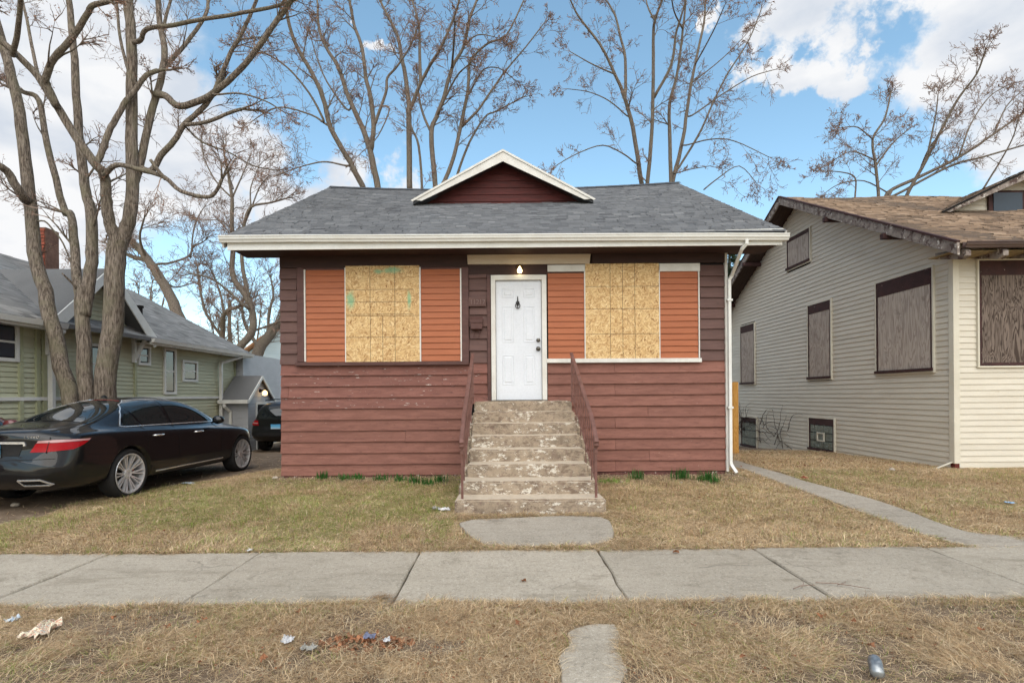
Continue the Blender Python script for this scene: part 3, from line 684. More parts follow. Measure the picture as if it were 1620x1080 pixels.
# ---------------- dormer gablet
def dormer(px, pz, hw, ez, yfr, ywall, roofy, mats, parent, nb, th=.07, bw=.2, window=False):
    mroof, mrake, mwall, mdark = mats
    pk = Vector((px, yfr, pz)); slope = (pz-ez)/hw
    dm = obj('dormer_wall', MB().prism([(px-hw*.93, ywall+.02, ez-.1), (px+hw*.93, ywall+.02, ez-.1), (px+hw*.93, ywall+.02, ez), (px, ywall+.02, pz-.08), (px-hw*.93, ywall+.02, ez)], (0,.05,0)), mdark, parent)
    h = (pz-ez)/nb
    for k in range(nb):
        za = ez-.06+h*k; zb = za+h*1.02
        wa, wb = hw*(pz-za)/(pz-ez)*.97, max(hw*(pz-zb)/(pz-ez)*.97, .02)
        wa = min(wa, hw)
        obj('siding_board', MB().add([(px-wa, ywall-.012, za), (px+wa, ywall-.012, za), (px+wb, ywall+.006, zb), (px-wb, ywall+.006, zb), (px-wa, ywall+.02, za), (px+wa, ywall+.02, za), (px+wb, ywall+.02, zb), (px-wb, ywall+.02, zb)],
            [(0,1,2,3), (4,5,1,0), (1,5,6,2), (3,7,4,0), (7,6,5,4), (2,6,7,3)]), mwall, dm)
    yb = roofy(pz); ye = roofy(ez)
    for s in (-1, 1):
        a, b, c = Vector((px+s*hw*1.02, yfr, ez-.01*slope)), Vector((px, yfr, pz)), Vector((px, yb+.06, pz)); d = Vector((px+s*hw*1.02, max(ye, yfr)+.06, ez-.01))
        pr = obj('dormer_roof', MB().prism([a, b, c, d], (0, 0, -th)), mroof, parent)
        nrm = Vector((-s*slope, 0, -1)).normalized()
        rb = obj('rake_board', MB().prism([a+Vector((s*.02, -.03, .012)), b+Vector((0, -.03, .012+.005)), b+Vector((0, -.03, -bw*1.12)), a+Vector((-s*bw*.95, -.03, -.005))], (0, .028, 0)), mrake, dm)
        obj('drip_edge', MB().prism([a+Vector((s*.04, -.05, .0)), b+Vector((0, -.05, .02)), b+Vector((0, -.05, -.025)), a+Vector((-s*.0, -.05, -.025))], (0, .018, 0)), mrake if not window else mdark, dm)
        # shingle courses on the dormer slope
        V, Q, C = [], [], []
        L = Vector((hw*1.02, pz-ez)).length; n = int(L/.145); rng = random.Random(5+s)
        for k in range(n+1):
            f0, f1 = k/(n+.0), min((k+1.3)/n, 1.0)
            for q in range(40):
                y0 = yfr-.04+q*.26+rng.uniform(-.05,.05)
                y1 = y0+.25
                lim = (max(ye, yfr)+.06)*(1-f0)+(yb+.06)*f0
                if y0 > lim: continue
                y1 = min(y1, lim); y0 = max(y0, yfr-.05); t = min(1, max(0, rng.gauss(.5, .24))); o = len(V); l = rng.choice((.012, .02))
                pa = lambda f, y, l: (px+s*hw*1.02*(1-f), y, ez+(pz-ez)*f+l)
                V += [pa(f0,y0,l), pa(f0,y1,l), pa(f1,y1,.002), pa(f1,y0,.002), pa(f0,y0,-.004), pa(f0,y1,-.004)]; C += [(t,t,t)]*6
                Q += [(o,o+1,o+2,o+3) if s > 0 else (o+3,o+2,o+1,o), (o+4,o+5,o+1,o) if s > 0 else (o,o+1,o+5,o+4)]
                if y0 <= yfr+.02: pass
        stuff(bulk('shingles', V, Q, mroof, pr, np.array(C)))
    return dm
M_red = surf('dark_red_boards', S(88,40,37), S(68,33,31), 3, (1,2,8), .7, .35, 40, .004, .06, [(S(70,34,32), 6, .56, .7)])
pk = P(795, 239, 11.2); fl = P(656, 319, 11.2); fr = P(936, 314, 11.2)
dm = dormer((fl.x+fr.x)/2, pk.z, (fr.x-fl.x)/2, (fl.z+fr.z)/2, 11.2, 11.52, lambda z: ROOF_Y0+(z-ROOF_Z0+.06)/SLOPE, (M_sh, M_whitepaint, M_red, M_dark), house, 7)
dmx, dmz = (fl.x+fr.x)/2, (fl.z+fr.z)/2
obj('soffit', MB().prism([(dmx-1.85, 11.21, dmz+.0), (dmx, 11.21, pk.z-.1), (dmx+1.85, 11.21, dmz+.0), (dmx+1.85, 11.21, dmz-.04), (dmx, 11.21, pk.z-.14), (dmx-1.85, 11.21, dmz-.04)], (0,.32,0)), M_frieze, dm)
# ---------------- front steps
steps = tag(empty('front_steps', (.28, 7.7, .0)), 'worn concrete front steps with peeling paint leading to the white door', 'steps')
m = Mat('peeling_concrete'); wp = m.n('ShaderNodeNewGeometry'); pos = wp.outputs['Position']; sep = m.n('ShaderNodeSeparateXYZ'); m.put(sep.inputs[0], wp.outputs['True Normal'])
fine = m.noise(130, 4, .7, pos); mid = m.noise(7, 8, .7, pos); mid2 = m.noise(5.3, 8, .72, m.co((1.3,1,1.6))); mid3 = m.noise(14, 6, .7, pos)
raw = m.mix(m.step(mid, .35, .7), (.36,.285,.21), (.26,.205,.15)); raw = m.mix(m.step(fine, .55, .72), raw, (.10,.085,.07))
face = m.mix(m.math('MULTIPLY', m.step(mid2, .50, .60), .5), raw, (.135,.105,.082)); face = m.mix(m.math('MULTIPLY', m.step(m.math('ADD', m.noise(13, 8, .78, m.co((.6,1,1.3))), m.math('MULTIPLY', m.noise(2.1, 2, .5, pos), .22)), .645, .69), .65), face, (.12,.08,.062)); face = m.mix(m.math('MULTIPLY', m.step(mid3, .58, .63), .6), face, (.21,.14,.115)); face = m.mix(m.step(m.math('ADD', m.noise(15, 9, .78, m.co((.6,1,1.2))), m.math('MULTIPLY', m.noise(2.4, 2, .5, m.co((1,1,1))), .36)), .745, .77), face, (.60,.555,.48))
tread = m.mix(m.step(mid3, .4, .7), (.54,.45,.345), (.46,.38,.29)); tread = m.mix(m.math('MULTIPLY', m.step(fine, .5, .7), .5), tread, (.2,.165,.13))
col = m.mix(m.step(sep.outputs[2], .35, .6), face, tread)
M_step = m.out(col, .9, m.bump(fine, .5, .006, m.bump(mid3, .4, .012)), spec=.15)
def rough_box(x0, x1, y0, y1, z0, z1, amp=.008, bev=.018, cell=.07, seed=0):
    bm = bmesh.new(); bmesh.ops.create_cube(bm, size=1)
    for v in bm.verts: v.co = Vector(((x0+x1)/2+v.co.x*(x1-x0), (y0+y1)/2+v.co.y*(y1-y0), (z0+z1)/2+v.co.z*(z1-z0)))
    bmesh.ops.bevel(bm, geom=list(bm.edges), offset=bev, segments=2, affect='EDGES')
    long = [e for e in bm.edges if e.calc_length() > (x1-x0)*.6]
    bmesh.ops.subdivide_edges(bm, edges=long, cuts=int((x1-x0)/cell), use_grid_fill=True)
    for v in bm.verts:
        c = v.co; n_ = noise.noise_vector((c.x*9, c.y*9+seed, c.z*9))*amp+noise.noise_vector((c.x*31, c.y*31+seed, c.z*31))*amp*.5; v.co = c+n_
    mb = MB(); bm.verts.ensure_lookup_table(); mb.v = [tuple(v.co) for v in bm.verts]; mb.f = [tuple(v.index for v in f.verts) for f in bm.faces]; bm.free(); return mb
NST, SY8, SY1, STOP, SBASE = 8, 8.85, 6.42, 1.352, .04
tr = (SY8-SY1)/7; rs = (STOP-SBASE)/8
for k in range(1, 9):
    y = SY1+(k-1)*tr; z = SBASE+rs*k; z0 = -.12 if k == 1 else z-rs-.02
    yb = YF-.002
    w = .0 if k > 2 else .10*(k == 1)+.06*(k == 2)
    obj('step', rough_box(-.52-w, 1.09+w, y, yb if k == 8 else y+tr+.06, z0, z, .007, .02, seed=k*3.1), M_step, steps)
    if 1 < k < 8:
        for xa, xb in ((-.61, -.515), (1.085, 1.18)):
            obj('cheek', rough_box(xa, xb, y+.10, yb if k == 7 else y+tr+.16, z0-.1, z-.075, .007, .02, .05, k*2.3+xa), M_step, steps)
obj('stair_core', MB().box(-.5, 1.07, SY1+tr+.1, YF-.02, -.1, SBASE+rs), M_dark, steps)
for k in range(2, 8): obj('stair_core', MB().box(-.5, 1.07, SY1+(k)*tr+.05, YF-.02, SBASE+rs*(k-1)-.001, SBASE+rs*k-.012), M_dark, steps)
# ---------------- railings
M_rail = surf('rail_paint', S(116,82,74), S(98,68,60), 8, (1,1,1), .6, .3, 60, .002, 0, [(S(92,54,40), 10, .6, .68), (S(150,116,106), 20, .66, .72)])
def railing(x, label):
    r = tag(empty('stair_railing', (x, 6.5, .2)), label, 'railing', 'iron railings of the front steps')
    zr = lambda y: 1.19+(2.125-1.19)/(8.82-6.84)*(y-6.84)
    path = [(8.84, zr(8.84)), (8.0, zr(8.0)), (7.3, zr(7.3)), (6.84, zr(6.84)), (6.72, 1.115), (6.62, 1.04), (6.54, .975), (6.47, .925), (6.44, .885), (6.45, .84), (6.47, .82)]
    mb = MB()
    pts = [Vector((x, y, z)) for y, z in path]
    for i, p in enumerate(pts):
        t = (pts[min(i+1, len(pts)-1)]-pts[max(i-1, 0)]).normalized(); s = Vector((1,0,0)); n_ = s.cross(t).normalized()
        if n_.z < 0 and i < 9: n_ = -n_
        for (a, b) in ((-.026, -.006), (.026, -.006), (.026, .006), (.016, .012), (-.016, .012), (-.026, .006)): mb.v.append(tuple(p+s*a+n_*b))
    for i in range(len(pts)-1):
        for k in range(6): mb.f.append((i*6+k, i*6+(k+1) % 6, i*6+6+(k+1) % 6, i*6+6+k))
    mb.f.append(tuple(range(6))); mb.f.append(tuple((len(pts)-1)*6+k for k in range(6)))
    bm = bmesh.new(); o = obj('handrail', mb, M_rail, r); bm.from_mesh(o.data); bmesh.ops.recalc_face_normals(bm, faces=bm.faces); bm.to_mesh(o.data); bm.free()
    stepz = lambda y: SBASE+rs*(1+min(7, max(0, math.floor((y-SY1)/tr))))
    obj('post', MB().box(x-.014, x+.014, 6.49, 6.518, stepz(6.5)-.02, .90), M_rail, r)
    obj('post_collar', MB().box(x-.022, x+.022, 6.482, 6.526, .74, .79), M_rail, r, bevel=.005)
    obj('post', MB().box(x-.014, x+.014, 8.79, 8.818, 1.33, zr(8.8)), M_rail, r)
    zl = lambda y: zr(y)-.72
    y = 6.66; k = 0
    mb2 = MB().bar((x, 6.53, zl(6.6)+.05), (x, 8.8, zl(8.8)+.05), .02, .012)
    obj('bottom_rail', mb2, M_rail, r)
    while y < 8.75:
        top_ = zr(y)-.008 if y > 6.84 else float(np.interp(y, [6.54, 6.62, 6.72, 6.84], [.97, 1.03, 1.11, 1.185]))
        full = (k % 3 == 1)
        b = MB(); zb = stepz(y)-.01 if full else zl(y)+.05
        # twisted square baluster
        n_ = 10; o_ = 0
        for i in range(n_+1):
            a = i/n_*PI*1.5; zz_ = zb+(top_-zb)*i/n_
            for q in range(4): b.v.append((x+.0085*math.cos(a+q*PI/2), y+.0085*math.sin(a+q*PI/2), zz_))
        for i in range(n_):
            for q in range(4): b.f.append((i*4+q, i*4+(q+1) % 4, i*4+4+(q+1) % 4, i*4+4+q))
        obj('baluster', b, M_rail, r)
        y += .165; k += 1
    return r
railing(-.535, 'rusty brown iron railing on the left of the front steps, beside the mailbox')
railing(1.085, 'rusty brown iron railing on the right of the front steps, below the boarded window')
# ---------------- mailbox and porch light
mbx = tag(empty('mailbox', P(754, 535, YF-.03)), 'small brown metal mailbox on the siding left of the white door', 'mailbox')
c = P(754, 512, YF-.03); w, h = 9*.0107, 10*.0107
obj('box', MB().prism([(c.x-w, c.y, c.z-h), (c.x-w, c.y-.085, c.z-h*.9), (c.x-w, c.y-.085, c.z+h*.45), (c.x-w, c.y, c.z+h)], (2*w, 0, 0)), M_trimbrown, mbx, bevel=.006)
obj('lid', MB().prism([(c.x-w-.008, c.y-.002, c.z+h+.012), (c.x-w-.008, c.y-.1, c.z+h*.4+.012), (c.x-w-.008, c.y-.1, c.z+h*.1), (c.x-w-.008, c.y-.092, c.z+h*.1), (c.x-w-.008, c.y-.092, c.z+h*.4), (c.x-w-.008, c.y-.002, c.z+h)], (2*w+.016, 0, 0)), M_trimbrown, mbx)
for s in (-1, 1):
    x = c.x+s*.045
    obj('hook', MB().tube([(x, c.y-.03, c.z-h+.01), (x, c.y-.03, c.z-h-.1), (x, c.y-.045, c.z-h-.125), (x, c.y-.075, c.z-h-.125), (x, c.y-.085, c.z-h-.1)], .005, 6), M_trimbrown, mbx)
pl = tag(empty('porch_light', P(822, 434, YF-.02)), 'lit bare bulb in a small brass holder above the white front door', 'lamp')
c = P(822, 426, YF-.02)
M_brass = surf('brass', S(150,120,60), S(110,88,44), 10, rough=.4, metal=.8)
obj('lamp_base', MB().lathe(c+Vector((0,.014,.02)), (0,-1,0), [(.055,0),(.055,.012),(.03,.02),(.024,.05),(.024,.06)], 20), M_brass, pl, smoothed=True)
mE = bpy.data.materials.new('lit_bulb'); mE.use_nodes = True; bs = mE.node_tree.nodes['Principled BSDF']; bs.inputs['Base Color'].default_value = (1,.9,.6,1); bs.inputs['Emission Color'].default_value = (1,.80,.42,1); bs.inputs['Emission Strength'].default_value = 9
obj('bulb', MB().lathe(c+Vector((0,-.045,.015)), (0,-.35,-1), [(.012,-.02),(.016,0),(.034,.03),(.04,.055),(.034,.08),(.018,.093),(.001,.097)], 16), mE, pl, smoothed=True)
# ================================================================== cream neighbour house on the right
NXW, NYF, NYB = 7.93, 9.5, 20.2
NE_Y, NE_Z, NR_Y, NR_Z = 8.95, 3.95, 14.55, 6.74
NSL = (NR_Z-NE_Z)/(NR_Y-NE_Y)
nb = tag(empty('cream_house', (11.7, 14.8, 0)), 'cream vinyl-sided house with boarded windows and brown shingle roof', 'house')
M_vinyl = surf('cream_vinyl', S(208,201,186), S(199,191,175), 1.2, (1,1,3), .5, .1, 40, .002, .025, [(S(176,162,138), 2.2, .62, .8)])
M_vtrim = surf('cream_trim', S(210,204,188), S(200,193,176), 2, (1,1,1), .5, .1, 40, .002)
M_peel = surf('peeling_barge', S(150,140,132), S(104,92,86), 7, (1,1,1), .85, .5, 50, .008, .0, [(S(78,62,58), 9, .52, .6), (S(196,190,182), 13, .6, .64)])
M_peeld = surf('peeling_dark_trim', S(70,44,42), S(54,36,35), 7, (1,1,1), .75, .4, 50, .006, .0, [(S(170,156,146), 13, .66, .70)])
def plywood(name, c1, c2, c3, scale=1.0):
    m = Mat(name); co = m.co((1,1,.16)); co2 = m.co((1,1,1))
    a = m.noise(4.5*scale, 3, .5, co, .6); rings = m.math('FRACT', m.math('MULTIPLY', a, 13)); rings = m.step(m.math('ABSOLUTE', m.math('SUBTRACT', rings, .5)), .1, .5)
    st = m.noise(60, 4, .7, m.co((1,1,.05)))
    col = m.mix(m.step(rings, .2, .9), c1, c2); col = m.mix(m.math('MULTIPLY', m.step(st, .45, .7), .6), col, c3)
    col = m.mix(m.step(m.noise(3, 6, .6, co2), .58, .75), col, c3); col = m.mix(m.step(m.noise(24, 2, .5, m.co((1,1,.5))), .76, .79), col, (.03,.025,.022))
    return m.out(m.vary(col, .08), .9, m.bump(rings, .3, .003, m.bump(st, .3, .003)), spec=.15)
M_ply = plywood('weathered_plywood', S(184,173,162), S(158,146,137), S(126,114,107))
M_plyd = plywood('stained_plywood', S(120,107,98), S(72,61,55), S(54,46,42), 1.6)
def nrz(y): return NE_Z+NSL*(y-NE_Y) if y <= NR_Y else NR_Z-NSL*(y-NR_Y)
# openings of the side wall (y0, y1, z0, z1)
SW = [(9.96, 11.47, 1.84, 3.76), (13.08, 14.06, 1.80, 3.71), (17.1, 18.1, 1.75, 3.68), (13.95, 15.08, 4.88, 5.74), (12.98, 14.05, -.02, .80), (17.0, 18.1, -.3, .66)]
side = obj('wall', MB().prism([(NXW+.03, NYF+.03, -.5), (NXW+.03, NYB, -.5), (NXW+.03, NYB, nrz(NYB)-.12), (NXW+.03, NR_Y, NR_Z-.12), (NXW+.03, NYF+.03, nrz(NYF)-.12)], (.12, 0, 0)), M_dark, nb)
ex = .1055; k = 0; z = .06-5*ex
while z < NR_Z-.15:
    ya, yb = NYF+.005, NYB
    zt = z+ex*.6
    if zt > nrz(NYF)-.12:
        ya = NE_Y+(zt+.12-NE_Z)/NSL; yb = 2*NR_Y-ya
    segs = [(ya, min(yb, NYB))]
    for (w0, w1, b0, b1) in SW:
        if z+ex > b0+.02 and z < b1-.02:
            segs = [s for (p, q) in segs for s in ((p, min(q, w0)), (max(p, w1), q)) if s[1]-s[0] > .02]
    for (p, q) in segs:
        if q-p > .05: obj('siding_board', clap((NXW+.03, p, z), (0,1,0), (-1,0,0), q-p, ex, .019, .004, .004, 3, .003), M_vinyl, side)
    z += ex; k += 1
fr = obj('wall', MB().box(NXW+.15, 15.6, NYF+.03, NYF+.13, -.3, 4.1), M_dark, nb)
FW = [(8.37, 10.95, 1.90, 3.76)]
z = .10
while z < 3.9:
    segs = [(NXW+.1, 15.6)]
    for (w0, w1, b0, b1) in FW:
        if z+ex > b0+.02 and z < b1-.02: segs = [(NXW+.1, w0), (w1, 15.6)]
    for (p, q) in segs: obj('siding_board', clap((p, NYF+.03, z), (1,0,0), (0,-1,0), q-p, ex, .019, .004, .004, 3, .003), M_vinyl, fr)
    z += ex
obj('wall', MB().box(NXW+.2, 15.5, NYF+.2, NYB-.05, -.3, 3.7).box(15.45, 15.6, NYF+.14, NYB, -.3, 3.9), M_vinyl, nb)
obj('foundation', MB().box(NXW+.045, 15.55, NYF+.028, NYF+.12, -.3, .098), surf('cream_foundation', S(196,182,156), S(160,146,122), 3, rough=.9, bump=.5, spots=[(S(60,50,44), 6, .64, .67)]), nb)
obj('corner_post', MB().box(NXW-.012, NXW+.095, NYF-.012, NYF+.1, .18, 3.84), M_vtrim, nb, bevel=.006)
obj('corner_strip', MB().bar((NXW-.02, NYF+.04, .2), (NXW-.42, NYF-.06, .09), .045, .008), M_vtrim, nb)
obj('exposed_corner', MB().box(NXW+.0, NXW+.08, NYF-.004, NYF+.09, .02, .2), surf('old_red_paint', S(112,48,40), S(70,36,32), 8, rough=.9), nb)
def side_window(y0, y1, z0, z1, head, kind, nbd=1):
    x = NXW
    w = obj('boarded_window' if kind != 'glass' else 'basement_window', MB().box(x+.012, x+.04, y0, y1, z0, z1), M_dark, nb)
    t = .035
    for (a, b, c, d) in ((y0-t, y0, z0-t, z1+t), (y1, y1+t, z0-t, z1+t), (y0, y1, z1, z1+t), (y0, y1, z0-t, z0)):
        obj('trim', MB().box(x-.022, x+.02, a+.001, b-.001, c+.001, d-.001), M_vtrim, w)
    for (a, b, c, d, xf) in ((y0, y0+.05, z0, z1, -.012), (y1-.05, y1, z0, z1, -.012), (y0+.05, y1-.05, z1-head, z1, -.014), (y0-.02, y1+.02, z0, z0+.06, -.05)):
        obj('frame_board', MB().box(x+xf, x+.012, a+.001, b-.001, c+.001, d-.001), M_peeld, w)
    if kind == 'ply':
        for i in range(nbd):
            a = y0+.052+(y1-y0-.104)*i/nbd; b = y0+.05+(y1-y0-.104)*(i+1)/nbd
            obj('plywood_board', MB().box(x-.006, x+.012, a, b, z0+.062, z1-head-.002), M_ply, w)
    else:
        ny, nz = 5, 3; a0, a1, b0, b1 = y0+.05, y1-.05, z0+.06, z1-head
        mg = Mat('glass_block'); f = mg.noise(22, 3, .5); M_gb = mg.out(mg.mix(f, S(62,68,60), S(116,120,108)), .25, mg.bump(mg.noise(30, 2), .6, .02), spec=.6) if 'gb' not in MATS else MATS['gb']; MATS['gb'] = M_gb
        for i in range(ny):
            for j in range(nz):
                if kind == 'glass' and (i, j) == (2, 1) and y0 < 15: continue
                obj('glass_block', MB().box(x-.004, x+.01, a0+(a1-a0)*i/ny+.008, a0+(a1-a0)*(i+1)/ny-.008, b0+(b1-b0)*j/nz+.008, b0+(b1-b0)*(j+1)/nz-.008), M_gb, w, bevel=.004)
        if y0 < 15:
            c, d = (a0+a1)/2, (b0+b1)/2
            obj('vent_frame', MB().box(x-.03, x+.01, c-.15, c-.12, d-.11, d+.11).box(x-.03, x+.01, c+.12, c+.15, d-.11, d+.11).box(x-.03, x+.01, c-.12, c+.12, d+.08, d+.11).box(x-.03, x+.01, c-.12, c+.12, d-.11, d-.08), M_vtrim, w)
            obj('vent_glass', MB().box(x-.008, x+.01, c-.118, c+.118, d-.078, d+.078), MATS['gb'], w)
side_window(*SW[0], .30, 'ply', 2); side_window(*SW[1], .22, 'ply'); side_window(*SW[2], .22, 'ply'); side_window(*SW[3], .10, 'ply')
side_window(*SW[4], .16, 'glass'); side_window(*SW[5], .16, 'glass')
w0, w1, b0, b1 = FW[0]; y = NYF
fwn = obj('boarded_window', MB().box(w0, w1, y+.008, y+.03, b0, b1), M_dark, nb)
for (a, b, c, d) in ((w0-.03, w0, b0-.03, b1+.03), (w1, w1+.03, b0-.03, b1+.03), (w0, w1, b1, b1+.03), (w0, w1, b0-.03, b0)): obj('trim', MB().box(a+.001, b-.001, y-.025, y+.02, c+.001, d-.001), M_vtrim, fwn)
for (a, b, c, d) in ((w0, w0+.05, b0, b1), (w1-.05, w1, b0, b1), (w0+.05, w1-.05, b1-.26, b1), (w0+.05, w1-.05, b0, b0+.06)): obj('frame_board', MB().box(a+.001, b-.001, y-.012, y+.008, c+.001, d-.001), M_peeld, fwn)
xs = np.linspace(w0+.05, w1-.05, 4)
for i in range(3):
    obj('plywood_board', MB().box(xs[i]+.012, xs[i+1]-.012, y-.004, y+.008, b0+.06, b1-.26), M_plyd, fwn)
    if i: obj('mullion', MB().box(xs[i]-.022, xs[i]+.022, y-.018, y+.008, b0+.062, b1-.262), M_peeld, fwn)
# roof
RX0, RX1 = 7.48, 16.1
def nroof(flip):
    f = lambda y: 2*NR_Y-y if flip else y
    return MB().prism([(RX0, f(NE_Y), NE_Z-.02), (RX0, f(NR_Y), NR_Z-.02), (RX1, f(NR_Y), NR_Z-.02), (RX1, f(NE_Y), NE_Z-.02)], (0, 0, -.09))
nr = obj('roof', nroof(False), M_shb, nb); nr2 = obj('rear_roof', nroof(True), M_shb, nb)
V, Q, C = shingles(lambda x, y: NE_Z+NSL*(y-NE_Y)-.02+.02*math.sin(x*1.7+y), RX0-.02, RX1, NE_Y-.03, NR_Y+.02, .15, .12, .32, NSL, rag=.012, seed=9, sig=.3)
stuff(bulk('shingles', V, Q, M_shb, nr, np.array(C)))
for s in (1, -1):
    a = Vector((RX0-.02, NR_Y-s*(NR_Y-NE_Y+.12), NE_Z-.17)); b = Vector((RX0-.02, NR_Y, NR_Z-.11))
    bm = bmesh.new(); mb = MB(); d = (b-a); n_ = 14; o_ = 0
    for i in range(n_+1):
        q = a+d*i/n_; w = .20+noise.noise((i*.9, s, 0))*.02
        for (dx, dz) in ((-.02, 0), (.02, 0), (.02, w), (-.02, w)): mb.v.append((q.x+dx, q.y, q.z+dz-.08))
    for i in range(n_):
        for k in range(4): mb.f.append((i*4+k, i*4+(k+1) % 4, i*4+4+(k+1) % 4, i*4+4+k) if s < 0 else (i*4+(k+1) % 4, i*4+k, i*4+4+k, i*4+4+(k+1) % 4))
    mb.f.append((0,1,2,3)); mb.f.append((n_*4+3, n_*4+2, n_*4+1, n_*4))
    obj('barge_board', mb, M_peel, nr if s > 0 else nr2)
    obj('drip_edge', MB().bar(a+Vector((-.005, 0, .135)), b+Vector((-.005, 0, .135)), .07, .035), M_peeld, nr if s > 0 else nr2)
M_soff = surf('dark_soffit', S(74,60,54), S(58,46,42), 4, (8,1,1), .9, .3, 30)
for s in (1, -1):
    y0, y1 = (NE_Y, NR_Y) if s > 0 else (2*NR_Y-NE_Y, NR_Y)
    obj('soffit', MB().prism([(RX0+.01, y0, NE_Z-.135), (RX0+.01, y1, NR_Z-.135), (NXW+.02, y1, NR_Z-.135), (NXW+.02, y0, NE_Z-.135)], (0, 0, .02)), M_soff, nr if s > 0 else nr2)
    for t in (.28, .62):
        y = NR_Y-s*(NR_Y-NE_Y)*(1-t); z = NE_Z+(NR_Z-NE_Z)*t
        obj('lookout', MB().obox((RX0-.1, y-.05, z-.29), (NXW-RX0+.12, 0, 0), (0, .1, 0), (0, 0, .11)), M_peeld, nr if s > 0 else nr2, bevel=.008)
obj('soffit', MB().box(RX0+.05, 15.9, NE_Y+.05, NYF+.05, 3.80, 3.815), surf('tan_soffit', S(150,132,100), S(120,104,78), 4, (8,1,1), .9), nb)
for i in range(12):
    x = RX0+.15+i*.62
    obj('rafter_tail', MB().prism([(x, NE_Y-.06, 3.78), (x, NE_Y-.06, 3.70), (x, NE_Y+.05, 3.66), (x, NYF+.02, 3.80), (x, NYF+.02, 3.90), (x, NE_Y, 3.83)], (.09, 0, 0)), M_peel, nb)
M_bgut = surf('brown_gutter', S(84,66,60), S(70,55,50), 4, rough=.4)
gutter('gutter', RX0+.12, RX1, NE_Y-.03, 3.825, 3.835, M_bgut, nb)
pd = (9.71, 5.39)
nd = dormer(11.72, 6.40, 2.05, 5.40, 11.82, 12.2, lambda z: NE_Y+(z-NE_Z+.06)/NSL, (M_shb, M_peel, M_vinyl, M_dark), nb, 9, bw=.17, window=True)
obj('window', MB().box(10.95, 12.5, 12.14, 12.18, 5.42, 5.98), M_peeld, nd)
mg = Mat('window_glass'); M_glass = mg.out((.03,.045,.06), .08, None, spec=.8)
for i in range(2): obj('pane', MB().box(11.05+i*.72, 11.7+i*.72, 12.125, 12.139, 5.47, 5.93), M_glass, nd)
# bare vine on the wall by the far basement window
vine = tag(empty('dead_vine', (NXW-.03, 16.4, -.25)), 'leafless dark vine climbing the cream siding above the far basement window', 'vine')
mb = MB(); rng = random.Random(3)
for k in range(34):
    y = rng.uniform(15.0, 18.4); z = rng.uniform(-.2, .5); p = Vector((NXW-.03, y, z)); pts = [p.copy()]; d = Vector((0, rng.uniform(-1,1), rng.uniform(.2,.9)))
    for i in range(9):
        d += Vector((0, rng.uniform(-.7,.5), rng.uniform(-.5,.35))); d.normalize(); p = p+d*.12; p.z = min(p.z, 1.15); pts.append(Vector((NXW-.03+rng.uniform(-.02,.01), p.y, p.z)))
    mb.tube(pts, [.010*(1-i/12) for i in range(10)], 4)
M_vine = surf('vine_bark', S(70,58,50), S(54,45,40), 8, rough=.9); obj('stems', mb, M_vine, vine)['kind'] = 'stuff'
# ------------------------------------------------------------------ new wooden fence end in the gap
fe = tag(empty('wooden_fence', (4.55, 13.05, 0)), 'short piece of new yellow timber fence in the gap between the houses', 'fence')
M_cedar = plywood('new_timber', S(196,150,84), S(178,130,66), S(160,114,56)); a = P(1153, 712, 13.0); b = P(1168, 604, 13.0)
for i in range(5):
    x1 = b.x-.13*i
    obj('fence_board', MB().box(x1-.125, x1, 13.0, 13.02, -.02, b.z-.01*(i % 2)), M_cedar, fe, bevel=.003)
obj('rail', MB().box(b.x-.62, b.x-.01, 13.021, 13.06, .4, .48), M_cedar, fe); obj('rail', MB().box(b.x-.62, b.x-.01, 13.021, 13.06, 1.3, 1.38), M_cedar, fe)

# ================================================================== green house on the left
gh = tag(empty('green_house', (-12.6, 13, 0)), 'sage green clapboard house with grey roof and white trimmed side gable behind the black sedan', 'house')
GXW = -9.5; GE_X, GE_Z, GR_X, GR_Z = -9.05, 3.02, -13.3, 5.30
GY0, GY1 = 5.0, 18.9
M_green = surf('sage_siding', S(190,191,164), S(180,181,154), 1.5, (1,1,3), .6, .12, 40, .002, .03)
M_gtrim = surf('sage_trim', S(168,170,138), S(158,160,130), 3, rough=.6)
M_shg = shingle_mat('weathered_grey_shingle', [(0, (.14,.14,.14)), (.35, (.215,.215,.213)), (.7, (.27,.27,.266)), (1, (.34,.336,.328))])
gw_ = obj('wall', MB().box(-17, GXW-.03, GY0, GY1, -.6, 3.05), M_green, gh)
gex = .1; z = -.42
gab = lambda zt: (11.05+(zt-3.0)/.95*1.0, 13.78-(zt-3.0)/.95*1.0) if zt > 3.0 else (GY0, GY1)
GW = [(9.4, 10.42, 2.24, 2.86), (15.0, 15.42, 1.62, 2.78), (15.86, 16.5, 2.0, 2.50), (13.95, 14.3, 2.38, 2.76), (12.05, 12.62, 1.85, 2.65)]
while z < 4.3:
    zt = z+gex*.6
    if 1.40 < zt < 1.47: pass
    ya, yb = gab(zt)
    if yb-ya > .1:
        segs = [(ya, yb)]
        for (w0, w1, b0, b1) in GW:
            if z+gex > b0+.02 and z < b1-.02: segs = [s for (p, q) in segs for s in ((p, min(q, w0)), (max(p, w1), q)) if s[1]-s[0] > .02]
        for (p, q) in segs: obj('siding_board', clap((GXW-.03, p, z), (0,1,0), (1,0,0), q-p, gex, .024, .004, .004, 2), M_green, gw_)
    z += gex
gbl = obj('gable_wall', MB().prism([(GXW-.04, 11.05, 3.0), (GXW-.04, 13.78, 3.0), (GXW-.04, 12.42, 4.35)], (-.1, 0, 0)), M_green, gh)
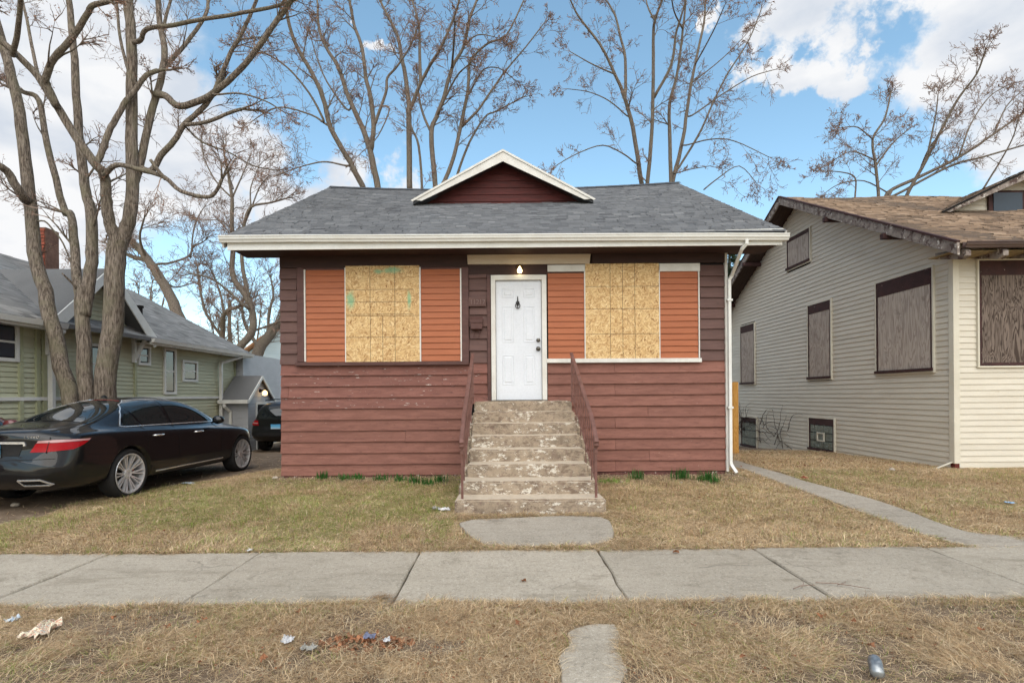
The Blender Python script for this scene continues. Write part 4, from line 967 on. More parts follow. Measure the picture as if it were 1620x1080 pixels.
for (w0, w1, b0, b1) in GW:
    x = GXW; w = obj('window', MB().box(x-.03, x-.012, w0, w1, b0, b1), M_dark, gh); t = .07
    for (a, b, c, d) in ((w0-t, w0, b0-t, b1+t), (w1, w1+t, b0-t, b1+t), (w0, w1, b1, b1+t), (w0, w1, b0-t, b0)): obj('frame', MB().box(x-.03, x+.03, a+.001, b-.001, c+.001, d-.001), M_white, w)
    zc = (b0+b1)/2
    for (c, d) in ((b0+.03, zc-.02), (zc+.02, b1-.03)): obj('pane', MB().box(x-.011, x-.004, w0+.03, w1-.03, c, d), M_glass, w)
    obj('sash', MB().box(x-.01, x+.008, w0+.002, w1-.002, zc-.02, zc+.02), M_white, w)
obj('belt_trim', MB().box(GXW-.01, GXW+.035, GY0, GY1, 1.42, 1.49), M_white, gh)
for y in (10.9, 11.05, 13.78, 10.52, 18.86): obj('corner_board', MB().box(GXW-.02, GXW+.03, y-.04, y+.04, -.6, 2.98), M_gtrim, gh)
obj('downspout', pipe([(GE_X-.02, 11.0, 2.92), (GE_X-.02, 11.0, 2.82), (GXW+.08, 11.12, 2.6), (GXW+.08, 11.15, 2.5), (GXW+.08, 11.15, -.1)], .10, .08), M_white, gh)
obj('downspout', pipe([(GE_X-.02, 18.5, 2.92), (GE_X-.02, 18.5, 2.85), (GXW+.1, 17.8, 2.6), (GXW+.1, 17.75, 2.5), (GXW+.1, 17.75, -.4)], .09, .08), M_white, gh)
gsl = (GR_Z-GE_Z)/(GE_X-GR_X)
groof = obj('roof', MB().prism([(GE_X, GY0-.4, GE_Z-.02), (GR_X, GY0-.4, GR_Z-.02), (GR_X, GY1+.3, GR_Z-.02), (GE_X, GY1+.3, GE_Z-.02)], (0,0,-.09)), M_shg, gh)
obj('rear_roof', MB().prism([(2*GR_X-GE_X, GY0-.4, GE_Z-.02), (GR_X, GY0-.4, GR_Z-.02), (GR_X, GY1+.3, GR_Z-.02), (2*GR_X-GE_X, GY1+.3, GE_Z-.02)], (0,0,-.09)), M_shg, gh)
# shingle courses: built in a frame turned by 90 degrees
V, Q, C = shingles(lambda a, b: GE_Z-.02+gsl*b, GY0-.4, GY1+.3, 0, GE_X-GR_X, .16, .16, .4, gsl, seed=4)
stuff(bulk('shingles', [(GE_X-b, a, c) for a, b, c in V], Q, M_shg, groof, np.array(C)))
for (ya, yb) in ((GY0-.4, 11.05), (13.75, GY1+.3)):
    obj('fascia', MB().box(GE_X-.05, GE_X-.02, ya, yb, 2.83, 2.97), M_white, gh)
    mb = MB(); mb.prism([(GE_X-.018, ya, 2.87), (GE_X+.06, ya, 2.88), (GE_X+.09, ya, 2.98), (GE_X-.018, ya, 2.98)], (0, yb-ya, 0)); obj('gutter', mb, M_white, gh)
    obj('soffit', MB().box(GXW, GE_X-.05, ya, yb, 2.86, 2.875), M_white, gh)
# gable roof over the bay, white barge boards and brackets
pk = Vector((-9.12, 12.42, 4.45)); yl, yr, ze = 10.75, 14.05, 2.98
for s, ye in ((-1, yl), (1, yr)):
    a = Vector((-9.12, ye, ze)); xin = GE_X-(pk.z-GE_Z)/gsl
    g = obj('gable_roof', MB().prism([a, pk, Vector((xin-.2, 12.42, pk.z)), Vector((GE_X-.1, ye, ze))], (0, 0, -.06)), M_shg, gh)
    obj('barge_board', MB().prism([a+Vector((.004, s*.12, -.08)), pk+Vector((.004, 0, .03)), pk+Vector((.004, 0, -.19)), a+Vector((.004, -s*.12, -.22))], (.03, 0, 0)), M_white, g)
    y = ye-s*.35
    obj('bracket', MB().box(GXW, -9.14, y-.04, y+.04, ze-.05, ze+.04).box(GXW, GXW+.08, y-.04, y+.04, ze-.62, ze-.05).bar((GXW+.05, y, ze-.55), (-9.18, y, ze-.05), .07, .07), M_white, g)
ch = obj('chimney', rough_box(-12.62, -12.30, 14.4, 14.85, 4.4, 6.05, .01, .01, .1), surf('chimney_brick', S(120,92,80), S(96,70,60), 6, rough=.9, bump=.5), gh)
for i in range(12):
    for j in range(2):
        obj('brick', MB().box(-12.62+j*.155+(.03 if i % 2 else 0)*.5, -12.62+j*.155+.14+(.03 if i % 2 else 0)*.5, 14.375, 14.4, 4.95+i*.09, 5.02+i*.09), surf('brick_face', S(156,86,66), S(126,68,54), 8, rough=.9, vary=.15) if 'brick_face' not in MATS else MATS['brick_face'], ch)
obj('vent_pipe', MB().lathe((-10.6, 15.6, GE_Z+gsl*1.55), (0,0,1), [(.07,-.2),(.07,.22),(.1,.22),(.1,.28),(.001,.3)], 12), M_dark, gh)
# grey addition and entry porch at the back
M_grey = surf('grey_vinyl', S(176,178,182), S(166,168,172), 2, (1,1,3), .55, .1, 40, .002, .03)
ad = obj('rear_addition', MB().box(-12, GXW+.25, 18.95, 22.5, -.6, 3.0), M_grey, gh)
z = -.5
while z < 2.95: obj('siding_board', clap((-12, 18.95, z), (1,0,0), (0,-1,0), 2.75, .12, .02, .004, .004, 1), M_grey, ad); z += .12
pX0, pX1, pY0, pY1 = GXW+.06, -7.9, 17.9, 19.55
eX = P(392, 627, pY0).x; pX1 = eX
po = obj('entry_porch', MB().box(pX0, pX1, pY0, pY1, -.6, 1.45).prism([(pX0+.1, pY0, 1.45), (pX0+.1, (pY0+pY1)/2, 2.12), (pX0+.1, pY1, 1.45)], (pX1-pX0-.1, 0, 0)), M_grey, gh)
z = -.5
while z < 1.4: obj('siding_board', clap((pX0, pY0, z), (1,0,0), (0,-1,0), pX1-pX0+.01, .115, .018, .004, .004, 1), M_grey, po); z += .115
z = -.5
while z < 2.0:
    zt = z+.06; ya, yb = (pY0, pY1) if zt < 1.45 else (pY0+(zt-1.45)/.67*.82, pY1-(zt-1.45)/.67*.82)
    if yb-ya > .1: obj('siding_board', clap((pX1, ya, z), (0,1,0), (1,0,0), yb-ya, .115, .018, .004, .004, 1), M_grey, po)
    z += .115
for s in (0, 1):
    ye = pY0-.2 if s == 0 else pY1+.2
    obj('porch_roof', MB().prism([(pX0, ye, 1.36), (pX1+.12, ye, 1.36), (pX1+.12, (pY0+pY1)/2, 2.20), (pX0, (pY0+pY1)/2, 2.20)], (0, 0, -.05)), M_shg, po)
obj('barge_board', MB().bar((pX1+.13, pY0-.22, 1.30), (pX1+.13, (pY0+pY1)/2, 2.15), .03, .09).bar((pX1+.13, pY1+.22, 1.30), (pX1+.13, (pY0+pY1)/2, 2.15), .03, .09), M_white, po)
obj('gutter', MB().box(pX0, pX1+.14, pY0-.3, pY0-.2, 1.25, 1.37), M_white, po)
obj('downspout', pipe([(pX0+.2, pY0-.25, 1.25), (pX0+.2, pY0-.25, 1.15), (pX0+.3, pY0-.06, .98), (pX0+.3, pY0-.06, -.35)], .09, .07), M_white, po)
obj('porch_door', MB().box(pX1+.0, pX1+.03, pY0+.62, pY0+1.3, -.5, 1.2), M_dark, po)
obj('door_trim', MB().box(pX1, pX1+.04, pY0+.54, pY0+.619, -.5, 1.28).box(pX1, pX1+.04, pY0+1.301, pY0+1.38, -.5, 1.28).box(pX1, pX1+.04, pY0+.62, pY0+1.3, 1.2, 1.28), M_white, po)
lc = Vector((pX1+.1, pY0+.85, 1.62))
ml = obj('wall_lamp', MB().box(pX1, pX1+.05, lc.y-.05, lc.y+.05, lc.z, lc.z+.12).tube([(pX1+.04, lc.y, lc.z+.08), (pX1+.14, lc.y, lc.z+.06)], .03, 8), M_dark, po)
mL = bpy.data.materials.new('lit_porch_globe'); mL.use_nodes = True; bs = mL.node_tree.nodes['Principled BSDF']; bs.inputs['Base Color'].default_value = (1,.7,.35,1); bs.inputs['Emission Color'].default_value = (1,.62,.24,1); bs.inputs['Emission Strength'].default_value = 2.5
obj('globe', MB().lathe(lc+Vector((.09, 0, .05)), (0,0,-1), [(.03,-.02),(.07,.02),(.09,.09),(.07,.15),(.001,.17)], 14), mL, ml, smoothed=True)
# far pale-blue house down the block
fh = tag(empty('far_house', (-13, 36, -.4)), 'distant pale blue house with orange-brown roof seen through the gap', 'house')
M_pale = surf('pale_blue_siding', S(186,204,214), S(172,192,204), 1, (1,1,6), .6, vary=.02)
obj('wall', MB().box(-17.5, -9.5, 34, 42, -.6, 3.4).prism([(-17.5, 34, 3.4), (-9.5, 34, 3.4), (-13.5, 34, 6.3)], (0, 8, 0)), M_pale, fh)
M_far = surf('orange_brown_roof', S(176,130,96), S(150,108,78), 2, rough=.9)
for s in (-1, 1): obj('roof', MB().prism([(-13.5+s*4.5, 33.5, 3.1), (-13.5, 33.5, 6.4), (-13.5, 42.5, 6.4), (-13.5+s*4.5, 42.5, 3.1)], (0,0,.12)), M_far, fh)
for x in (-16, -13.8, -11.6): 
    w = obj('window', MB().box(x, x+.9, 33.93, 34.0, 1.2, 2.6), M_white, fh); obj('pane', MB().box(x+.08, x+.82, 33.9, 33.929, 1.28, 2.52), M_glass, w)
fg = tag(empty('white_shed', (-8.3, 29, -.4)), 'small white shed with a low gable beyond the dark sport utility vehicle', 'shed')
obj('wall', MB().box(-11.4, -7.4, 28, 31, -.6, 1.8).prism([(-11.4, 28, 1.8), (-7.4, 28, 1.8), (-9.4, 28, 3.0)], (0, 3, 0)), M_white, fg)
for s in (-1, 1): obj('roof', MB().prism([(-9.4+s*2.25, 27.8, 1.66), (-9.4, 27.8, 3.05), (-9.4, 31.2, 3.05), (-9.4+s*2.25, 31.2, 1.66)], (0,0,.08)), M_shg, fg)
# utility pole
up = tag(empty('utility_pole', P(363, 600, 30)), 'weathered wooden utility pole among the bare trees behind the green house', 'pole')
a = P(363, 650, 30); b = P(363, 477, 30); M_pole = surf('pole_wood', S(140,126,112), S(112,100,90), 6, (1,1,.2), .9)
obj('pole', MB().tube([(a.x, a.y, -.4), (b.x, b.y, b.z)], [.11, .09], 10), M_pole, up)
# ================================================================== trees
def bark(name, c1, c2, c3, zs=.13, sc_=46):
    m = Mat(name); wp = m.n('ShaderNodeNewGeometry').outputs['Position']
    mp = m.n('ShaderNodeMapping'); mp.inputs['Scale'].default_value = (1, 1, zs); m.put(mp.inputs[0], wp)
    a = m.noise(sc_, 5, .65, mp.outputs[0], .4); b = m.noise(2.2, 5, .6, wp); c = m.noise(9, 4, .6, mp.outputs[0])
    col = m.mix(m.step(a, .35, .65), c2, c1); col = m.mix(m.math('MULTIPLY', m.step(b, .45, .7), .6), col, c3); col = m.mix(m.math('MULTIPLY', m.step(c, .6, .8), .35), col, (.42,.37,.31))
    return m.out(col, .92, m.bump(c, .5, .03, m.bump(a, 1.0, .035)), spec=.1)
M_bark = bark('maple_bark', (.275,.228,.185), (.075,.058,.046), (.19,.175,.115))
M_bark2 = bark('grey_bark', (.225,.185,.15), (.10,.08,.064), (.16,.14,.10))
M_twig = surf('twig_bark', S(136,116,103), S(114,96,85), 4, rough=.9, bump=.2)
M_bud = surf('leaf_buds', S(158,122,106), S(168,132,112), 3, rough=.8, bump=0)
M_scar = surf('bare_wood', S(206,176,138), S(176,138,98), 6, (1,1,.2), .8)
def catmull(P_, n):
    out = []; m_ = len(P_)
    for i in range(m_-1):
        p0, p1, p2, p3 = P_[max(i-1,0)], P_[i], P_[i+1], P_[min(i+2, m_-1)]
        for k in range(n):
            t = k/n; out.append(.5*((2*p1)+(p2-p0)*t+(2*p0-5*p1+4*p2-p3)*t*t+(3*p1-p0-3*p2+p3)*t**3))
    out.append(P_[-1]); return out
class Tree:
    def __init__(s, seed): s.r = random.Random(seed); s.trunk = MB(); s.twig = MB(); s.buds = []; s.n = 0
    def rv(s): 
        r = s.r; return Vector((r.gauss(0,1), r.gauss(0,1), r.gauss(0,1)))
    def limb(s, pts, r0, r1, kids=1.0, sides=8, jit=.22, ext=.5):
        pts = catmull(pts, 4); n = len(pts); L = sum((pts[i+1]-pts[i]).length for i in range(n-1))
        rad = []
        for i in range(n):
            t = i/(n-1); rr = r0*(1-t)+r1*t; rad.append(rr*(1+.06*noise.noise((i*.7, s.n, 0))))
            if 0 < i < n-1: pts[i] = pts[i]+noise.noise_vector((pts[i].x*1.7, pts[i].y, pts[i].z*1.7))*rr*jit+s.rv()*rr*.05
        s.n += 1
        s.trunk.tube(pts, rad, sides)
        # side branches
        if kids <= 0: return pts
        cnt = int(L*kids)
        for k in range(cnt):
            t = s.r.uniform(.22, 1)**.85; i = min(int(t*(n-1)), n-2); p = pts[i].lerp(pts[i+1], t*(n-1)-i); d = (pts[i+1]-pts[i]).normalized()
            ax = s.rv(); ax = (ax-d*ax.dot(d)).normalized(); a = s.r.uniform(.5, 1.15)
            dd = (d*math.cos(a)+ax*math.sin(a)+Vector((0,0,.18))).normalized()
            R = rad[i]*s.r.uniform(.22, .5); R = max(.005, min(R, .03))
            s.branch(p, dd, s.L1*s.r.uniform(.45, 1.25)*(1.05-.35*t), R, 1)
        d = (pts[-1]-pts[-2]).normalized()
        for q in range(3): s.branch(pts[-1], (d+s.rv()*.22).normalized(), s.L1*s.r.uniform(.7, 1.3)*ext, max(r1*.75, .006), 1)
        return pts
    def branch(s, p, d, L, R, lev):
        r = s.r; n = (6, 5, 3)[lev-1]; pts = [p]; rad = [R]; step = L/n; dirs = [d]
        for i in range(n):
            d = (d+s.rv()*(.10, .14, .17)[lev-1]+Vector((0, 0, s.trop))).normalized(); p = p+d*step; pts.append(p); rad.append(R*(1-(i+1)/(n+.6))); dirs.append(d)
        rad = [max(x, s.rmin) for x in rad]
        (s.trunk if R > .016 else s.twig).tube(pts, rad, 5 if R > .016 else 3, False)
        if lev < 3:
            for k in range(int((s.c2, s.c3)[lev-1]*r.uniform(.7, 1.3)+.5)):
                t = r.uniform(.2, 1); i = min(int(t*n), n-1); q = pts[i].lerp(pts[i+1], t*n-i); dd = dirs[i]
                ax = s.rv(); ax = (ax-dd*ax.dot(dd)).normalized(); a = r.uniform(.45, 1.1)
                s.branch(q, (dd*math.cos(a)+ax*math.sin(a)).normalized(), L*r.uniform(.3, .6), max(R*.5, s.rmin), lev+1)
        else:
            for k in range(s.nb): s.buds.append(pts[r.randint(1, n)]+s.rv()*.012)
    def done(s, root, mt, bsize):
        obj('trunk', s.trunk, mt, root, smoothed=True)
        cr = obj('crown', s.twig, M_twig, root)
        B = np.array([tuple(b) for b in s.buds]); k = len(B)
        if k:
            a = np.random.normal(size=(k,3)); a /= np.linalg.norm(a, axis=1)[:,None]; b = np.cross(a, np.random.normal(size=(k,3))); b /= np.linalg.norm(b, axis=1)[:,None]
            z = bsize*np.random.uniform(.5, 1.3, (k,1)); c = np.cross(a, b)
            V = np.stack([B-a*z, B+b*z*.55, B+a*z*1.2, B-b*z*.55, B+c*z*.6], 1).reshape(-1, 3); o = np.arange(k)[:,None]*5
            Fq = np.concatenate([o+np.array([[0,1,4]]), o+np.array([[1,2,4]]), o+np.array([[2,3,4]]), o+np.array([[3,0,4]])], 0)
            stuff(bulk('buds', V, Fq, M_bud, cr))
DONE = []
def tree(name, label, seed, limbs, Y0, mt, L1=1.2, kids=1.5, c2=5, c3=4, nb=2, trop=.02, rmin=.004, bsize=.02, group=None, sides=8, base=None, spread=2.0):
    t = Tree(seed); t.L1, t.c2, t.c3, t.nb, t.trop, t.rmin = L1, c2, c3, nb, trop, rmin
    rng = random.Random(seed+100)
    b0 = None; smp = []
    for lb in limbs:
        uv, w0, w1 = lb[0], lb[1], lb[2]; dy0, dy1 = (lb[3] if len(lb) > 3 else (0, rng.uniform(-spread, spread))); kk = lb[4] if len(lb) > 4 else kids
        if smp:      # root the limb in the nearest limb already grown
            q = min(smp, key=lambda a: (a[0]-uv[0][0])**2+(a[1]-uv[0][1])**2)
            if math.hypot(q[0]-uv[0][0], q[1]-uv[0][1]) < 26:
                dy1 += q[2]-dy0; dy0 = q[2]
                if math.hypot(q[0]-uv[0][0], q[1]-uv[0][1]) > 2: uv = [(q[0], q[1])]+list(uv)
        n = len(uv); pts = [P(u, v, Y0+dy0+(dy1-dy0)*(i/(n-1))) for i, (u, v) in enumerate(uv)]
        for i in range(n-1):
            for k in range(8): f_ = (i+k/8)/(n-1); smp.append((uv[i][0]+(uv[i+1][0]-uv[i][0])*k/8, uv[i][1]+(uv[i+1][1]-uv[i][1])*k/8, dy0+(dy1-dy0)*f_))
        if b0 is None: b0 = pts[0].copy()
        fo = lambda q: 1/math.sqrt(1+((q[0]-U0)/F)**2)
        t.limb(pts, w0/2*Y0/F*fo(uv[0])*.94, w1/2*Y0/F*fo(uv[-1])*.9, kk, sides)
    if base: b0 = Vector(base)
    root = tag(empty(name, (b0.x, b0.y, min(b0.z, float(gz(b0.x, b0.y))))), label, 'tree', group)
    t.done(root, mt, bsize); return root
def z1(*q): return [(x/3.273, y/3.273) for x, y in q]
# the big multi-stemmed maple beside the drive
Y1 = 10.4
T1 = [
 ([(124,690),(112,635),(95,560),(75,480),(55,400),(46,305),(34,199),(18,122),(6,76),(-10,20)], 34, 17, (0,.5), .35),
 ([(40,315),(31,303),(14,275),(0,263),(-30,250)], 22, 14, (.2,-.6), .5),
 ([(142,690),(137,627),(133,547),(129,473),(134,452)], 34, 24, (.3,.35), 0),
 ([(131,500),(126,465),(121,430),(118,384),(112,340),(101,330),(76,229),(61,159),(40,147),(20,140)], 22, 9, (.3,1.2), 1.5),
 ([(132,500),(140,450),(146,400),(144,340),(136,305),(128,244),(122,171),(118,92),(112,30),(106,-30)], 26, 12, (.35,.9), .8),
 ([(160,690),(166,627),(175,547),(181,473),(184,399),(187,378)], 42, 36, (0,.05), 0),
 ([(186,392),(178,365),(172,340),(168,310),(163,275),(153,262),(122,220),(86,162),(61,122),(18,79),(-10,58)], 24, 12, (.05,-.6), .7),
 ([(187,390),(200,362),(208,335),(209,244),(208,153),(208,76),(203,0),(200,-50)], 30, 17, (.05,.3), .5),
 ([(214,285),(226,244),(238,183),(254,128),(260,86),(254,46),(250,0),(246,-40)], 17, 10, (.2,.8), .9),
 ([(159,248),(170,215),(183,189),(200,160),(214,143),(232,119),(250,112)], 13, 9, (-.1,.4), .6),
 ([(88,165),(76,137),(73,122),(85,92),(116,58),(137,24),(147,9),(171,3)], 16, 9, (-.4,-1.2), 1.2),
 ([(262,106),(275,90),(293,70),(324,27),(330,0),(334,-30)], 10, 6, (.6,1.4), 2),
 ([(252,150),(262,152),(284,168),(324,156),(351,137),(388,101),(412,70),(440,30),(470,-10)], 15, 8, (.4,-.8), 2),
 ([(339,147),(352,115),(367,79),(382,55),(406,0),(415,-30)], 9, 5, (0,-.2), 2),
 ([(240,270),(255,245),(275,223),(293,196),(321,171),(339,147)], 13, 9, (.3,0), 1),
 ([(296,197),(318,195),(336,190),(360,180),(382,173)], 8, 6, (.1,-.3), .6),
 ([(166,276),(176,266),(190,261),(226,269),(260,281),(287,302),(327,312),(342,302),(351,284)], 11, 6, (-.3,-.9), .5),
 ([(262,284),(250,270),(238,253)], 7, 6, (-.5,-.6), 0),
 ([(222,64),(232,46),(275,40),(321,31),(382,21),(440,9),(480,-5)], 10, 5, (.3,-.7), 2),
 ([(128,470),(118,452),(98,432)], 8, 3, (.25,-.1), 0),
 ([(70,350),(85,365),(100,385),(116,425)], 4, 3, (.1,.2), 0),
 ([(255,60),(262,30),(270,0),(275,-30)], 7, 5, (.7,1.2), 1.5),
 ([(205,120),(190,60),(185,10),(180,-30)], 7, 5, (.3,1), 1.5),
 ([(60,120),(50,70),(40,20),(30,-20)], 8, 5, (.2,1.2), 1.5),
 ([(20,85),(28,50),(32,10),(34,-30)], 12, 8, (-.4,-1.4), 1.2),
 ([(340,150),(380,148),(420,160),(445,175)], 4, 2, (-.3,-.9), 1.5),
 ([(293,200),(320,225),(360,240),(400,262),(440,270)], 4, 2, (.1,.5), 1.2),
]
t1 = tree('maple_tree', 'large leafless maple with several thick stems standing behind the black sedan', 11, T1, Y1, M_bark, L1=1.0, kids=2.0, c2=6, c3=5, nb=2, trop=.012, rmin=.0028, bsize=.014, sides=14, base=(-8.2, 10.5, -.05), spread=.8)
for u, v, s in ():
    c = P(u, v, Y1-.18); obj('knot', MB().lathe(c, (.2,-1,.1), [(.001,.03),(s*.5,.03),(s*.8,.01),(s,-.06)], 9), M_scar, t1)
# multi-stemmed tree behind the bungalow, left of the gablet
q6 = lambda *q: [(400+x/3.24, y/3.24) for x, y in q]
T2 = [
 (q6((560,1000),(560,950),(480,800),(400,660),(360,500),(290,350),(220,230),(180,100),(170,0),(165,-80)), 11, 4),
 (q6((380,640),(300,590),(150,550),(60,580),(0,620)), 4, 1.6), (q6((360,610),(290,480),(180,350),(60,270),(-30,240)), 4.5, 2),
 (q6((645,1010),(640,960),(600,770),(560,650),(490,500),(440,350),(380,250),(340,150),(330,0)), 12, 4),
 (q6((605,770),(620,650),(600,480),(580,400),(560,250),(520,130),(495,0),(490,-60)), 9, 4), (q6((620,650),(680,480),(690,400),(740,340),(800,250),(830,180)), 6, 2.5),
 (q6((805,1010),(800,600),(800,540),(780,380),(760,280),(740,180),(690,80),(650,0)), 10, 4), (q6((805,560),(860,430),(900,350),(960,250),(1020,120),(1060,0),(1080,-60)), 7, 3),
 (q6((860,430),(855,250),(850,120),(815,0)), 6, 3), (q6((865,1000),(850,750),(815,660),(800,600)), 5, 3),
 (q6((940,1010),(935,950),(915,690),(940,600),(980,500),(1020,350),(1080,240),(1110,100),(1150,0),(1170,-60)), 10, 3.5), (q6((915,680),(870,580),(850,480),(840,400)), 5, 2.5),
 (q6((950,990),(1020,840),(1060,670),(1100,480),(1110,330),(1140,280),(1210,220),(1300,180),(1390,0)), 8, 2.5), (q6((1070,650),(1150,570),(1220,470),(1290,370),(1400,240),(1500,110)), 5, 1.8),
 (q6((1040,960),(1050,890),(1110,730),(1190,600),(1250,570),(1380,500)), 6, 2), (q6((1020,350),(1030,230),(1035,120)), 4, 2.5),
 (q6((480,850),(380,830),(300,840),(200,870),(120,900)), 3.5, 1.5), (q6((1110,480),(1180,360),(1260,350),(1330,400)), 3.5, 1.5), (q6((480,560),(380,420),(330,300),(300,200)), 4, 2), (q6((1080,240),(1150,180),(1240,190)), 3, 1.4),
 (q6((940,600),(1040,400),(1110,330)), 4, 2), (q6((700,560),(640,700),(560,780)), 3, 1.5)]
tree('bare_tree', 'tall leafless tree with many stems behind the bungalow, left of the roof gable', 21, T2, 22.0, M_bark2, L1=1.35, kids=1.7, c2=6, c3=5, nb=3, trop=.03, rmin=.0065, bsize=.02, spread=2.5, base=(-4.4, 22, -.4))
q7 = lambda *q: [(860+x/2.1316, y/2.1316) for x, y in q]
T3 = [
 (q7((335,660),(330,620),(300,430),(270,320),(240,250),(190,150),(120,60),(90,0)), 9, 2.5), (q7((275,320),(275,200),(260,130),(240,50),(210,0)), 6, 3),
 (q7((350,660),(350,620),(365,450),(370,260),(370,120),(375,70),(400,0)), 8, 3.5), (q7((372,330),(430,220),(445,120),(460,70),(480,0)), 5, 2.5),
 (q7((432,660),(430,615),(425,450),(425,350),(450,250),(470,100),(480,0)), 8, 3), (q7((432,630),(440,590),(470,470),(490,330),(510,220),(540,80),(545,0)), 8, 3.5),
 (q7((445,580),(520,460),(570,350),(620,250),(690,140),(735,30)), 5, 1.8), (q7((500,390),(600,320),(700,260),(780,235)), 3.5, 1.4), (q7((480,490),(560,470),(640,475),(760,530)), 3, 1.3),
 (q7((310,550),(270,520),(200,490),(110,520),(40,560)), 3, 1.2), (q7((280,390),(220,340),(150,310),(80,300)), 3, 1.2), (q7((500,280),(600,200),(680,120)), 3, 1.3), (q7((375,70),(350,20),(340,-40)), 3, 2), (q7((240,250),(170,220),(90,175)), 3, 1.2),
 (q7((540,640),(590,600),(660,560),(720,620)), 2.5, 1.2), (q7((445,585),(500,570),(560,560)), 2.5, 1.2), (q7((470,100),(440,40),(430,-30)), 3, 2), (q7((510,220),(570,110),(610,20)), 3, 1.6)]
tree('bare_tree', 'slender leafless tree behind the bungalow, right of the roof gable', 31, T3, 22.0, M_bark2, L1=1.3, kids=1.5, c2=6, c3=5, nb=3, trop=.0, rmin=.006, bsize=.019, spread=2.5, base=(6, 22, -.4))
T4 = [
 (q7((1130,720),(1130,670),(1120,560),(1110,470),(1150,400),(1170,320)), 7, 3), (q7((1225,720),(1220,670),(1290,540),(1340,440),(1400,330),(1460,250),(1490,170)), 8, 2.5),
 (q7((1150,720),(1160,650),(1260,600),(1400,530),(1520,450),(1620,380),(1680,340)), 9, 4), (q7((1180,660),(1370,560),(1480,530),(1620,490),(1700,470)), 6, 3),
 (q7((1055,720),(1050,670),(1050,600),(1000,580),(930,578)), 4, 1.8), (q7((1110,470),(1060,430),(1010,430)), 3, 1.5), (q7((1115,540),(1040,510),(980,540)), 3, 1.4),
 (q7((1290,540),(1320,400),(1330,320)), 4, 2), (q7((1400,530),(1440,420),(1500,330),(1560,290)), 4, 2), (q7((1120,560),(1180,480),(1240,430)), 4, 2), (q7((1160,650),(1080,610),(1000,620),(950,650)), 3, 1.4),
 (q7((1260,600),(1300,500),(1360,430)), 4, 2), (q7((1480,640),(1530,560),(1580,470),(1600,400)), 4, 2), (q7((1520,450),(1560,360),(1620,300)), 4, 2)]
tree('bare_tree', 'spreading leafless tree behind the cream house roof', 41, T4, 25.0, M_bark2, L1=1.25, kids=1.9, c2=6, c3=5, nb=2, trop=.03, rmin=.007, bsize=.022, spread=3, base=(17, 25, -.4))
q8 = lambda *q: [(200+x/2.844, 180+y/2.844) for x, y in q]
T5 = [(q8((300,1100),(230,890),(150,740),(100,660),(40,590),(-10,560)), 24, 12), (q8((100,660),(20,640),(-60,600)), 11, 6), (q8((150,720),(130,680),(200,670),(280,640),(300,600),(340,580)), 7, 3), (q8((290,640),(300,540),(320,470),(350,420)), 4, 2), (q8((90,650),(60,560),(80,470)), 6, 3), (q8((150,740),(220,780),(300,760)), 5, 2)]
tree('leaning_tree', 'thick leafless tree leaning left behind the green house roof', 51, T5, 26.0, M_bark2, L1=2.2, kids=1.8, c2=6, c3=5, nb=2, trop=.02, rmin=.008, bsize=.024, spread=3, base=(-14, 26, -.4))
T6 = [(q8((470,1180),(490,1080),(560,990),(570,920),(545,830),(480,730),(480,620),(475,500),(475,380),(455,250),(440,180)), 17, 4), (q8((550,830),(525,700),(520,600),(530,500),(560,420),(650,400),(720,380)), 8, 3),
 (q8((540,870),(450,790),(380,740),(300,720)), 6, 2.5), (q8((475,520),(420,480),(330,480)), 3, 1.5), (q8((530,500),(560,430),(600,330),(640,280)), 3.5, 1.6), (q8((475,380),(400,300),(350,200),(340,120)), 3.5, 1.6), (q8((475,380),(520,280),(560,180)), 3.5, 1.6), (q8((560,980),(620,960),(690,930)), 5, 3), (q8((480,330),(430,220),(370,180)), 3, 1.5), (q8((560,420),(560,330),(600,230)), 3, 1.5)]
tree('bare_tree', 'slim leafless tree rising beside the left end of the bungalow gutter', 61, T6, 25.0, M_bark2, L1=1.7, kids=2.0, c2=6, c3=5, nb=3, trop=.04, rmin=.006, bsize=.02, spread=2, base=(-12, 25, -.4))
T7 = [(q8((560,1200),(590,1080),(640,1000),(690,940),(760,880)), 24, 14), (q8((640,1000),(640,900),(660,820),(650,740)), 6, 3), (q8((600,1060),(540,960),(520,880),(530,820)), 8, 4), (q8((400,1180),(430,1020),(440,900),(500,870)), 11, 6), (q8((430,1000),(360,900),(330,780),(320,700)), 6, 3), (q8((440,900),(420,800),(380,700)), 5, 3)]
tree('leaning_tree', 'thick crooked leafless tree above the grey entry porch', 71, T7, 29.0, M_bark2, L1=2.0, kids=2.4, c2=6, c3=5, nb=2, trop=.03, rmin=.008, bsize=.022, spread=3, base=(-13, 29, -.4))
# farther bare trees closing the gaps (grown, not traced)
def grown(seed, x, y, h, label, n=9):
    r = random.Random(seed); t = Tree(seed); t.L1, t.c2, t.c3, t.nb, t.trop, t.rmin = h*.17, 6, 4, 2, .03, .011
    b = Vector((x, y, -.5)); fork = b+Vector((r.uniform(-.3,.3), 0, h*.25)); t.limb([b, b.lerp(fork, .5)+Vector((.1,0,0)), fork], h*.022, h*.018, 0, 8)
    for k in range(n):
        a = 2*PI*k/n+r.uniform(-.3,.3); s = r.uniform(.12, .38)*h; e = fork+Vector((math.cos(a)*s, math.sin(a)*s, h*r.uniform(.45, .75)))
        mid = fork.lerp(e, .5)+Vector((math.cos(a)*s*.18, math.sin(a)*s*.18, -h*.04)); t.limb([fork-Vector((0,0,.3)), mid, e], h*.011, h*.004, 1.0, 6)
    t.done(tag(empty('bare_tree', b), label, 'tree', 'far bare trees'), M_bark2, .028)
grown(81, -27, 38, 11, 'leafless tree far behind the chimney of the green house')
